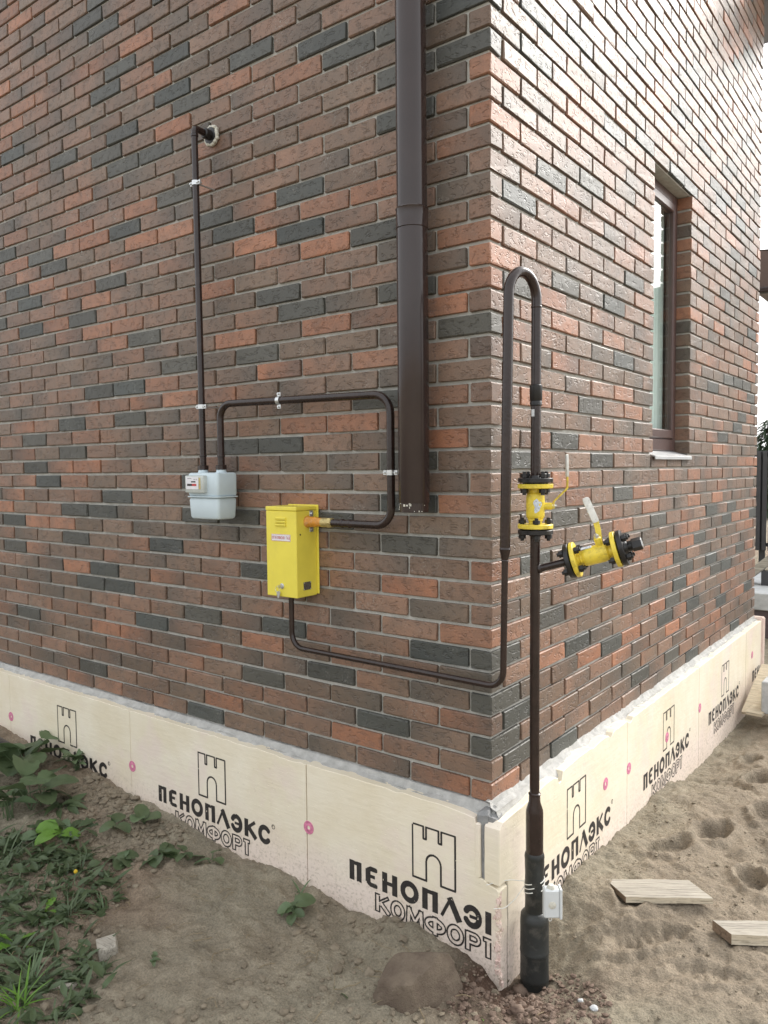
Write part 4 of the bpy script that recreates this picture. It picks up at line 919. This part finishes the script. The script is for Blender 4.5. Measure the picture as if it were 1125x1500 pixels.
wires.append((fillet([(.10, .042, jc[2]+.03), (.075, .0, jc[2]+.045), (.05, -.04, jc[2]+.05), (.02, -.075, jc[2]+.042)], .05, 6), .0013))
wires.append((fillet([(.098, .045, jc[2]+.01), (.085, .0, jc[2]-.02), (.075, -.05, jc[2]-.03), (.05, -.08, jc[2]-.026)], .05, 6), .0013))
wires.append((fillet([jc+[0, 0, -.045], jc+[.004, -.006, -.06], jc+[-.008, -.004, -.066], jc+[-.006, 0, -.048]], .006, 5), .0016))
for pts, r_ in wires:
    mb = MB(); mb.tube(pts, r_, 6); obj('wire', mb, 'grip', jb)

# ------------------------------------------------------------------ loose things on the ground
def blob(mb, c, r, sq=(1, 1, .7), sub=2, amp=.25, seed=0, freq=1.6):
    V_, F_ = ICO[sub]; n_ = V_/np.linalg.norm(V_, axis=1)[:, None]
    d = 1+amp*2*(fbm(n_[:, 0]*freq+seed*3.7, n_[:, 1]*freq+n_[:, 2]*freq*1.7, 3, seed % 97)); return mb.add(c+n_*d[:, None]*r*np.array(sq), F_)
ICO = {}
import bmesh
for s in (1, 2, 3, 4):
    bm = bmesh.new(); bmesh.ops.create_icosphere(bm, subdivisions=s, radius=1); ICO[s] = (np.array([v.co[:] for v in bm.verts]), [tuple(v.index for v in f.verts) for f in bm.faces]); bm.free()
def gz(x, y): return float(height(x, y))

# big stone
pr = ground_pt(612, 1448); mb = MB(); V_, F_ = ICO[4]; n_ = V_/np.linalg.norm(V_, axis=1)[:, None]
pl_ = [((.15, -.35, .92), .55), ((-.35, .3, .9), .62), ((.9, .1, .3), .82), ((-.85, -.2, .35), .86), ((.2, -.9, .35), .95), ((-.1, .9, .3), .92), ((.6, -.7, .3), .92), ((-.6, .6, .5), .85), ((.65, .6, .5), .86), ((-.55, -.75, .35), .95)]
d = np.full(len(n_), 1.3)
for a, dd in pl_:
    a = np.array(a)/np.linalg.norm(a); q_ = n_@a; d = np.where(q_ > .05, np.minimum(d, dd/np.maximum(q_, .05)), d)
d = np.minimum(d, 1.25)*(1+.12*fbm(n_[:, 0]*3+5, n_[:, 1]*3+n_[:, 2]*2, 4, 8)+.10*fbm(n_[:, 0]*9, n_[:, 1]*9+n_[:, 2]*8, 3, 9))
Vs = n_*d[:, None]*np.array([.078, .128, .13]); a = -.5; R_ = np.array([[math.cos(a), -math.sin(a), 0], [math.sin(a), math.cos(a), 0], [0, 0, 1]])
mb.add(Vs@R_.T+np.array([pr[0], pr[1], gz(pr[0], pr[1])+.040]), F_); tag(obj('stone', mb, 'stone', None, True, 28), 'large rough brown stone half sunk in the soil by the foam corner', 'stone')
# medium stones and clods
for i_, (px, py, r_, lab_) in enumerate(((655, 1412, .024, 'rounded dried mud lump beside the large stone'), (762, 1452, .024, 'reddish lump of earth next to the black sleeve foot'), (757, 1478, .02, 'small reddish clod in the gravel below the sleeve'), (738, 1438, .017, 'brown clod wedged against the foam corner'), (870, 1485, .012, 'pale round pebble in the gravel by the sleeve'), (851, 1472, .009, 'tiny pale pebble in the gravel by the sleeve'))):
    p = ground_pt(px, py); mb = MB(); blob(mb, np.array([p[0], p[1], gz(p[0], p[1])+r_*.3]), r_, (1.1, 1, .75), 3, .3, i_+3); tag(obj('stone' if 'pebble' in lab_ else 'clod', mb, 'slab' if 'pebble' in lab_ else 'gravel' if 'red' in lab_ else 'clod', None, True, 60), lab_, 'pebble' if 'pebble' in lab_ else 'clod')

def plank(name, label, c, ang, L, W, T, tilt=(0, 0), skew=0.0):
    wf = make_wood('weathered_board', (0.30, 0.27, 0.225), (0.46, 0.42, 0.35), (2.5, 45, 45), ang); wn = make_wood('sawn_edge', (0.5, 0.42, 0.3), (0.64, 0.56, 0.43), (3, 60, 60), ang)
    t = empty(name, c, label, 'plank'); ca_, sa_ = math.cos(ang), math.sin(ang)
    X_ = np.array([[ca_, sa_, tilt[0]], [-sa_, ca_, tilt[1]], [-tilt[0], -tilt[1], 1]]); X_ /= np.linalg.norm(X_, axis=1)[:, None]
    n_ = 24; u = np.linspace(-L/2, L/2, n_); rows = []
    for uu in u:
        e1 = .0018*math.sin(uu*37)+random.gauss(0, .0006); e2 = .002*math.sin(uu*23+1)+random.gauss(0, .0006)
        rows.append([(uu+skew*(-W/2), -W/2+e1, 0), (uu+skew*(-W/2), -W/2+e1, T), (uu+skew*(W/2), W/2+e2, T), (uu+skew*(W/2), W/2+e2, 0)])
    R_ = np.array(rows)
    m_ = MB(); m_.add(R_.reshape(-1, 3)@X_+np.asarray(c), [(4*i_+a, 4*i_+4+a, 4*i_+4+(a+1) % 4, 4*i_+(a+1) % 4) for i_ in range(n_-1) for a in (1, 2, 3)]); o_ = obj('board_face', m_, wf, t, False, loc=c); 
    m_ = MB(); m_.add(R_[:, :2].reshape(-1, 3)@X_+np.asarray(c), [(2*i_+1, 2*i_, 2*i_+2, 2*i_+3) for i_ in range(n_-1)]); obj('sawn_edge', m_, wn, t, False)
    for r_ in (0, -1):
        m_ = MB(); m_.add(R_[r_]@X_+np.asarray(c), [(0, 1, 2, 3) if r_ == 0 else (3, 2, 1, 0)]); obj('end_grain', m_, 'woodend', t, False)
    return t
def plank_px(label, a, b_, W, T, **kw):
    A_, B_ = ground_pt(*a), ground_pt(*b_); d = (B_-A_)[:2]; L = np.linalg.norm(d); ang = math.atan2(d[1], d[0]); n_ = np.array([-math.sin(ang), math.cos(ang)])
    c = np.append((A_[:2]+B_[:2])/2+n_*W/2, 0); c[2] = max(gz(*(A_[:2]+B_[:2])/2), gz(c[0], c[1]))+.003; return plank('plank', label, c, ang, L, W, T, **kw)
plank_px('short weathered grey plank lying on the sand beside the riser', (908, 1326), (1035, 1337), .125, .022, skew=-.35)
plank_px('pale sawn timber offcut on the sand, thicker than the grey plank beside it', (1064, 1390), (1180, 1394), .085, .036, skew=-.4)
def chunk(label, px, py, half, ang, tilt):
    p = ground_pt(px, py); ca_, sa_ = math.cos(ang), math.sin(ang); X_ = np.array([[ca_, sa_, tilt], [-sa_, ca_, .1], [-tilt, -.1, 1]]); X_ /= np.linalg.norm(X_, axis=1)[:, None]
    mb = MB(); mb.obox((p[0], p[1], gz(p[0], p[1])+half[2]*.8), X_, half, .003, .0025); return tag(obj('wood_offcut', mb, 'wood', None, False), label, 'wood scrap')
chunk('blocky grey wood offcut lying at the edge of the weeds', 157, 1392, (.042, .032, .02), -.5, .05)
chunk('narrow splinter of pale wood lying below the weeds', 94, 1446, (.036, .009, .008), .75, .02)

# loose clods, grit and straw
def scatter(name, n_, reg, size, mt, label, cat, sub=1, amp=.6):
    mb = MB()
    for k_ in range(n_):
        for _ in range(50):
            x, y = random.uniform(*reg[0]), random.uniform(*reg[1])
            if (x > .075 or y < -.075) and reg[2](x, y): break
        r_ = size[0]*(size[1]/size[0])**(random.random()**2.2); blob(mb, np.array([x, y, gz(x, y)+r_*.2]), r_, (random.uniform(.8, 1.3), random.uniform(.8, 1.3), random.uniform(.5, .8)), sub, amp, k_)
    o_ = obj(name, mb, mt, None, False); o_['kind'] = 'stuff'; tag(o_, label, cat); return o_
scatter('soil_clods', 1900, ((-2.6, .15), (-1.25, -.07), lambda x, y: vnoise(x*4, y*4, 5) > .35), (.003, .019), 'clod', 'crumbs and small clods of dry brown soil scattered below the boards', 'soil')
scatter('soil_clods', 500, ((-2.25, -1.45), (-.42, -.08), lambda x, y: True), (.006, .022), 'clod', 'crumbly heap of brown clods banked against the foam boards behind the coltsfoot', 'soil')
scatter('gravel', 1100, ((-.05, .5), (-.5, .16), lambda x, y: (x-.17)**2+(y+.12)**2 < .075), (.003, .013), 'gravel', 'reddish gravel round the foot of the black sleeve', 'gravel')
scatter('sand_crumbs', 700, ((.1, 1.0), (.0, 2.2), lambda x, y: vnoise(x*5, y*5, 8) > .5), (.002, .008), 'clod', 'fine crumbs on the trampled sand', 'sand')
mb = MB()
for k_ in range(120):
    x, y = (random.uniform(-1.9, -.3), random.uniform(-1.15, -.2)) if k_ < 95 else (random.uniform(-.3, .3), random.uniform(-.7, -.2)); a = random.uniform(0, 6.28); L = random.uniform(.02, .09); z = gz(x, y)+.004; c2 = random.uniform(-.4, .4)
    t_ = np.linspace(0, 1, 5); P = np.stack([x+L*t_*math.cos(a)-c2*L*t_**2*math.sin(a), y+L*t_*math.sin(a)+c2*L*t_**2*math.cos(a), z*np.ones(5)], -1)
    P[:, 2] = [max(gz(p[0], p[1])+.002, z-.01) for p in P]+np.sin(t_*3.1)*random.uniform(0, .012); mb.tube(P, random.uniform(.0006, .0015), 5)
o_ = obj('dry_straw', mb, 'straw', None); o_['kind'] = 'stuff'; tag(o_, 'dry straw and root bits scattered over the bare soil', 'straw')

# ------------------------------------------------------------------ weeds
def leaf_mesh(L, W, kind, droop, fold, jag, seed, n_=11):
    rn = random.Random(seed); u = np.linspace(0, 1, n_)
    if kind == 'broad': wv = np.sqrt(np.clip(1-(2*u-1)**2*.98, 0, 1))*np.where(u < .3, .85+.5*u, 1)
    elif kind == 'lance': wv = np.sin(np.pi*np.clip(u, 0, 1)**.8)**.9
    else: wv = np.clip(u*2.2, 0, 1)*np.sin(np.pi*np.clip(u, 0, 1)**1.5)**.8
    jg = np.array([1+jag*(((i_ % 2)*2-1)*rn.uniform(.4, 1)) for i_ in range(n_)]); vs = np.array([-1, -.55, 0, .55, 1.]); V_ = []
    ph = rn.uniform(0, 6)
    for i_ in range(n_):
        for v_ in vs:
            w_ = W*wv[i_]*(jg[i_] if abs(v_) == 1 else 1); y = v_*w_
            z = abs(v_)*w_*fold-droop*L*u[i_]**2+.06*W*math.sin(u[i_]*9+v_*3+ph); V_.append((L*u[i_]-(.12*L*abs(v_)**2*(1-u[i_])*2 if kind == 'broad' else 0), y, z))
    F_ = [(i_*5+k_, i_*5+k_+1, (i_+1)*5+k_+1, (i_+1)*5+k_) for i_ in range(n_-1) for k_ in range(4)]
    return np.array(V_), F_
def place(V_, base, az, el, roll=0):
    cr_, sr_ = math.cos(roll), math.sin(roll); V_ = V_@np.array([[1, 0, 0], [0, cr_, sr_], [0, -sr_, cr_]])
    ce, se = math.cos(el), math.sin(el); V_ = V_@np.array([[ce, 0, se], [0, 1, 0], [-se, 0, ce]])
    ca_, sa_ = math.cos(az), math.sin(az); return V_@np.array([[ca_, sa_, 0], [-sa_, ca_, 0], [0, 0, 1]])+base
def grass_tuft(label, px, py, n_, L, mt='leaf'):
    p = ground_pt(px, py); b0 = np.array([p[0], p[1], gz(p[0], p[1])-.004]); t = empty('grass_tuft', b0, label, 'grass'); rn = random.Random(int(px*3+py))
    for k_ in range(n_):
        V_, F_ = leaf_mesh(L*rn.uniform(.5, 1.2), rn.uniform(.002, .0042), 'lance', rn.uniform(.1, .7), .2, 0, k_, 9); mb_ = MB()
        mb_.add(place(V_, b0+[rn.gauss(0, .012), rn.gauss(0, .012), 0], rn.uniform(0, 6.28), rn.uniform(.5, 1.4), 0), F_); obj('blade', mb_, mt, t, True, 80)
    return t
def weed(label, px, py, kind, n_, L, W, stem, el=(.2, 1.0), mt='leaf', jag=.06, group=None, spread=.02, az0=None):
    p = ground_pt(px, py); b0 = np.array([p[0], p[1], gz(p[0], p[1])-.004]); t = empty('weed', b0, label, 'weed', group); sm = MB(); seed = int(px*7+py)
    rn = random.Random(seed)
    for k_ in range(n_):
        az = (2*math.pi*k_/n_+rn.uniform(-.4, .4)) if az0 is None else az0+rn.uniform(-1.3, 1.3); e = rn.uniform(*el); ls = L*rn.uniform(.65, 1.15); sl_ = stem*rn.uniform(.5, 1.2); base = b0+np.array([rn.uniform(-1, 1), rn.uniform(-1, 1), 0])*spread
        tip = base+sl_*np.array([math.cos(az)*math.cos(e+.4), math.sin(az)*math.cos(e+.4), math.sin(e+.4)])
        if stem > .01:
            sm = MB(); sm.tube(np.array([base, base*.5+tip*.5+[0, 0, sl_*.08], tip]), [.0022, .0018, .0014], 6); obj('stem', sm, 'leaf_pale', t)
        V_, F_ = leaf_mesh(ls, W*rn.uniform(.7, 1.15), kind, rn.uniform(.15, .5), rn.uniform(.1, .45), jag, seed+k_)
        mb_ = MB(); mb_.add(place(V_, tip, az, e*rn.uniform(.2, .8)-.1, rn.uniform(-.5, .5)), F_); o_ = obj('leaf', mb_, mt if rn.random() > .18 else 'leaf_pale', t, True, 80)
    return t
weed('tall burdock like weed with broad leaves beside the black hose end', 34, 1135, 'broad', 13, .15, .07, .17, (.3, 1.1), spread=.05)
weed('broad leaved weed bending over the soil bank beside the upright weed', 52, 1180, 'broad', 10, .13, .055, .13, (.15, .9), spread=.04)
weed('upright narrow leaved weed growing against the printed foam board', 112, 1128, 'lance', 18, .10, .016, .07, (.5, 1.35), spread=.015)
weed('dark lance leaved weed below the upright weed', 92, 1185, 'lance', 10, .12, .02, .02, (.15, .8))
weed('weed with one bright lime green leaf at the foot of the soil bank', 88, 1232, 'broad', 5, .085, .04, .05, (.1, .6), 'leaf_bright')
weed('low sprawling dark green weed in the corner below the burdock', 34, 1232, 'broad', 10, .085, .034, .05, (.1, .7), spread=.06)
weed('pair of round coltsfoot leaves close to the foam board', 205, 1205, 'broad', 4, .07, .038, .05, (.5, 1.2))
weed('coltsfoot with folded grey green leaves beside the round pair', 168, 1218, 'broad', 4, .075, .034, .05, (.4, 1.1))
weed('coltsfoot rosette with silvery leaf undersides on bare soil', 178, 1262, 'broad', 6, .065, .034, .035, (.05, .7), jag=.1)
weed('coltsfoot rosette trailing away from the silvery one', 235, 1258, 'broad', 7, .065, .032, .045, (.1, .9), jag=.1)
weed('small heart leaved seedling group below the printed lettering', 272, 1262, 'broad', 5, .055, .028, .035, (.15, .9))
weed('lone heart shaped leaf beside the seedling group', 312, 1262, 'broad', 3, .055, .026, .03, (.2, .8))
weed('leafy sprig with upright leaves rising above the low sprawling weed', 12, 1195, 'lance', 14, .13, .022, .10, (.6, 1.35), spread=.03)
weed('jagged leaved weed clump beside the bright lime leaf', 110, 1222, 'jag', 9, .12, .022, .02, (.3, 1.1), jag=.3)
weed('lone five leaved weed on bare soil near the board joint', 428, 1340, 'broad', 7, .058, .026, .04, (.1, 1.0))
weed('bright green dandelion leaves standing upright in the grass', 24, 1385, 'jag', 5, .11, .017, .01, (.7, 1.3), 'leaf_bright', .35)
weed('single bright dandelion leaf standing beside the dandelion clump', 60, 1348, 'jag', 3, .09, .016, .01, (.8, 1.3), 'leaf_bright', .35)
weed('small tuft of fresh grass in the gravel beside the stone', 712, 1494, 'jag', 9, .045, .003, .0, (.5, 1.3), 'leaf_bright', 0)
weed('wilted flattened dandelion tuft alone on the bare soil', 268, 1488, 'jag', 8, .06, .006, .0, (.05, .5), 'leaf', .2)
weed('dull green sprig on bare soil near the blocky wood offcut', 225, 1410, 'lance', 6, .035, .008, .01, (.05, .6))
weed('wilted grass sprig on bare soil near the large stone', 490, 1450, 'lance', 7, .05, .004, .0, (.05, .6))
weed('short green sprout at the foot of the board joint', 440, 1300, 'lance', 5, .09, .006, .0, (.7, 1.4), 'leaf_pale')
mb = MB()
for k_ in range(2600):
    for _ in range(40):
        x, y = random.uniform(-2.5, -.85), random.uniform(-1.3, -.25)
        pp = project(np.array([x, y, -.48])); lim = 150-(pp[1]-1250)*.05+50*fbm(x*5, y*5, 2, 66)*2
        if pp[0] < lim and pp[1] > 1225 and vnoise(x*11, y*11, 12) > .36: break
    else: continue
    L = random.uniform(.025, .095); V_, F_ = leaf_mesh(L, random.choice([.003, .004, .007, .011, .016])*random.uniform(.7, 1.3), random.choice(['lance', 'jag', 'lance']), random.uniform(.1, .6), .3, .1, k_, 6)
    mb.add(place(V_, np.array([x, y, gz(x, y)+.001]), random.uniform(0, 6.28), random.uniform(.0, .9), random.uniform(-.6, .6)), F_)
o_ = obj('ground_weeds', mb, 'leaf', None, True, 80); o_['kind'] = 'stuff'; tag(o_, 'tangle of low grass and weeds covering the soil round the dandelions', 'grass')
for lab_, px, py, n_, L, mt in (('tall loose grass tuft at the edge of the burdock', 14, 1265, 22, .16, 'leaf'), ('grass tuft with long pale blades among the low weeds', 50, 1440, 20, .14, 'leaf_pale'), ('grass tuft between the dandelions and the wood offcut', 100, 1345, 20, .11, 'leaf'), ('short grass tuft below the coltsfoot rosette', 118, 1275, 16, .10, 'leaf'), ('grass tuft beside the wood splinter', 30, 1480, 20, .13, 'leaf_bright'), ('thin grass tuft at the foot of the silvery coltsfoot', 150, 1325, 12, .08, 'leaf_pale')):
    grass_tuft(lab_, px, py, n_, L, mt)
# dandelion bud on a bent stalk
p = ground_pt(133, 1312); b0 = np.array([p[0], p[1], gz(p[0], p[1])]); t = empty('dandelion_bud', b0, 'yellow dandelion bud on a thin bent stalk above the bare soil', 'flower')
mb = MB(); mb.tube(fillet([b0, b0+[-.02, -.02, .03], b0+[-.07, -.03, .035], b0+[-.085, -.01, .075]], .03, 6), .0016, 6); obj('stalk', mb, 'leaf_pale', t)
mb = MB(); blob(mb, b0+[-.085, -.01, .078], .0075, (1, 1, 1.1), 2, .2, 3); obj('bud', mb, 'flower', t)
# black hose end at the left edge
p = ground_pt(1, 1118); th = np.linspace(0, 1, 40); mb = MB(); rad = .045+.0025*np.sin(th*160)
mb.tube(np.stack([p[0]+.02-.5*th, p[1]+.04+.06*th, np.full(40, gz(p[0], p[1])+.045)], -1), rad, 24, False); tag(obj('drain_hose', mb, 'black', None), 'black corrugated hose end lying behind the broad leaved weeds', 'hose')

# ------------------------------------------------------------------ what shows past the far corner
def at_y(px, py, y): d = ray(px, py); return CAM+d*((y-CAM[1])/d[1])
A = at_y(1112, 662, 9.0); B = at_y(1112, 806, 9.0)
fe = empty('slat_fence', (A[0]+1, 9.0, B[2]), 'dark steel slat fence beyond the far corner of the house', 'fence')
sm_ = None
for k_ in range(26):
    x = A[0]-.25+k_*.075; mb = MB(); mb.box((x, 8.98, B[2]), (x+.052, 9.02, A[2]), .004); obj('slat', mb, 'fence', fe, False)
mb = MB(); mb.box((A[0]-.3, 9.03, A[2]-.06), (A[0]+1.75, 9.07, A[2]+.015), .004); mb.box((A[0]-.3, 9.03, B[2]+.05), (A[0]+1.75, 9.07, B[2]+.1), .004); obj('rail', mb, 'fence', fe, False)
for x in (A[0]+.0, A[0]+1.6):
    mb = MB(); mb.box((x, 9.071, -.6), (x+.07, 9.14, A[2]), .004); obj('post', mb, 'fence', fe, False)
T1, T2 = at_y(1106, 868, 5.6), at_y(1106, 893, 5.6)
pd = empty('porch_plinth', (T1[0]+.8, 6.2, -.6), 'dark plum porch plinth with a pale slab behind the house corner', 'porch')
mb = MB(); mb.box((T1[0]-.5, 5.62, -.7), (T1[0]+2.2, 7.2, T2[2]-.0015), .004); obj('plinth', mb, 'plum', pd, False)
mb = MB(); mb.box((T1[0]-.52, 5.58, T2[2]), (T1[0]+2.24, 7.2, T1[2]), .008); obj('slab', mb, 'slab', pd, False)
A2 = at_y(1106, 836, 6.2); B2 = at_y(1125, 822, 6.2)
mb = MB(); dv = B2-A2; mb.obox((A2+B2)/2, np.array([dv/np.linalg.norm(dv), [0, 1, 0], np.cross(dv/np.linalg.norm(dv), [0, 1, 0])]), (.6, .09, .04), .004); tag(obj('timber_beam', mb, 'wood', None, False), 'weathered timber beam resting over the porch plinth', 'beam')
zs = at_y(1121, 850, 6.2)
mb = MB(); mb.box((zs[0]-.02, 6.1, T1[2]+.001), (zs[0]+.1, 6.22, zs[2]+.1), .004); tag(obj('porch_post', mb, 'fence', None, False), 'dark stub post standing on the pale porch slab', 'post')
# pile of boards by the far corner
for k_, (a, b_, y_, rot) in enumerate((((1098, 1046), (1119, 995), 3.2, .5), ((1106, 1040), (1125, 1000), 3.3, .2), ((1104, 1046), (1125, 1027), 3.1, 1.2))):
    A_, B_ = at_y(*a, y_), at_y(*b_, y_+.35); A_[2] = max(A_[2], gz(A_[0], A_[1])+.012); d = B_-A_; L = np.linalg.norm(d); d /= L; s = np.cross(d, [0, 0, 1]); s /= np.linalg.norm(s); n_ = np.cross(s, d)
    mb = MB(); mb.obox((A_+B_)/2+d*.08, np.array([d, s, n_]), (L/2+.08, .05, .011), .002, .001); tag(obj('scrap_board', mb, 'woodnew', None, False), ['pale scrap board leaning highest in the pile at the far foam corner', 'middle pale scrap board of the pile at the far foam corner', 'pale scrap board lying lowest in the pile at the far foam corner'][k_], 'board', 'scrap boards by the far corner')
bl_ = at_y(1122, 1032, 3.2)
mb = MB(); mb.box((bl_[0]-.02, 3.15, bl_[2]-.05), (bl_[0]+.22, 3.4, bl_[2]+.16), .006); tag(obj('block', mb, 'slab', None, False), 'pale foam block beside the scrap boards at the far corner', 'block')
# neighbouring roof edge and conifer
R1 = at_y(1113, 428, 9.5); R2 = at_y(1113, 365, 9.5)
nb = empty('neighbour_house', (R1[0]+2, 11, -.6), 'brown roofed neighbouring house glimpsed past the brick corner', 'house')
mb = MB(); mb.prism([(R1[0]-.1, 9.5, R1[2]+.05), (R1[0]+6, 9.5, R1[2]+.05), (R1[0]+6, 9.5, R2[2]-1.2), (R1[0]-.1, 9.5, R2[2])], (0, -1, 0), 5); obj('roof', mb, 'roof', nb, False)
mb = MB(); mb.box((R1[0]-.1, 9.38, R1[2]-.03), (R1[0]+6, 9.5, R1[2]+.045), .02); obj('gutter', mb, 'downpipe', nb)
mb = MB(); mb.box((R1[0]+1.0, 9.9, -.7), (R1[0]+6, 14, R1[2]+.04), .01); obj('wall', mb, 'slab', nb, False)
tb = at_y(1119, 700, 22.0); tt = at_y(1119, 616, 22.0)
tr = empty('conifer_tree', (tb[0]+.1, 22, -.6), 'dark conifer tree top rising behind the slat fence', 'tree')
mb = MB(); mb.tube([(tb[0]+.1, 22, -.7), (tb[0]+.1, 22, tt[2])], [.12, .02], 10); obj('trunk', mb, 'bark', tr)
mb = MB()
for k_ in range(1500):
    f = random.random()**.7; z = tt[2]+.05-f*(tt[2]+.2); rad = .06+f*1.5; a = random.uniform(0, 6.28); r_ = rad*random.uniform(.3, 1); V_, F_ = leaf_mesh(random.uniform(.18, .4), .035, 'lance', .3, .3, .3, k_, 5)
    mb.add(place(V_, np.array([tb[0]+.1+r_*math.cos(a)*.7, 22+r_*math.sin(a)*.7, z-.15*r_]), a+random.gauss(0, .4), random.uniform(-.5, .1)), F_)
obj('crown', mb, 'needle', tr, True, 80)
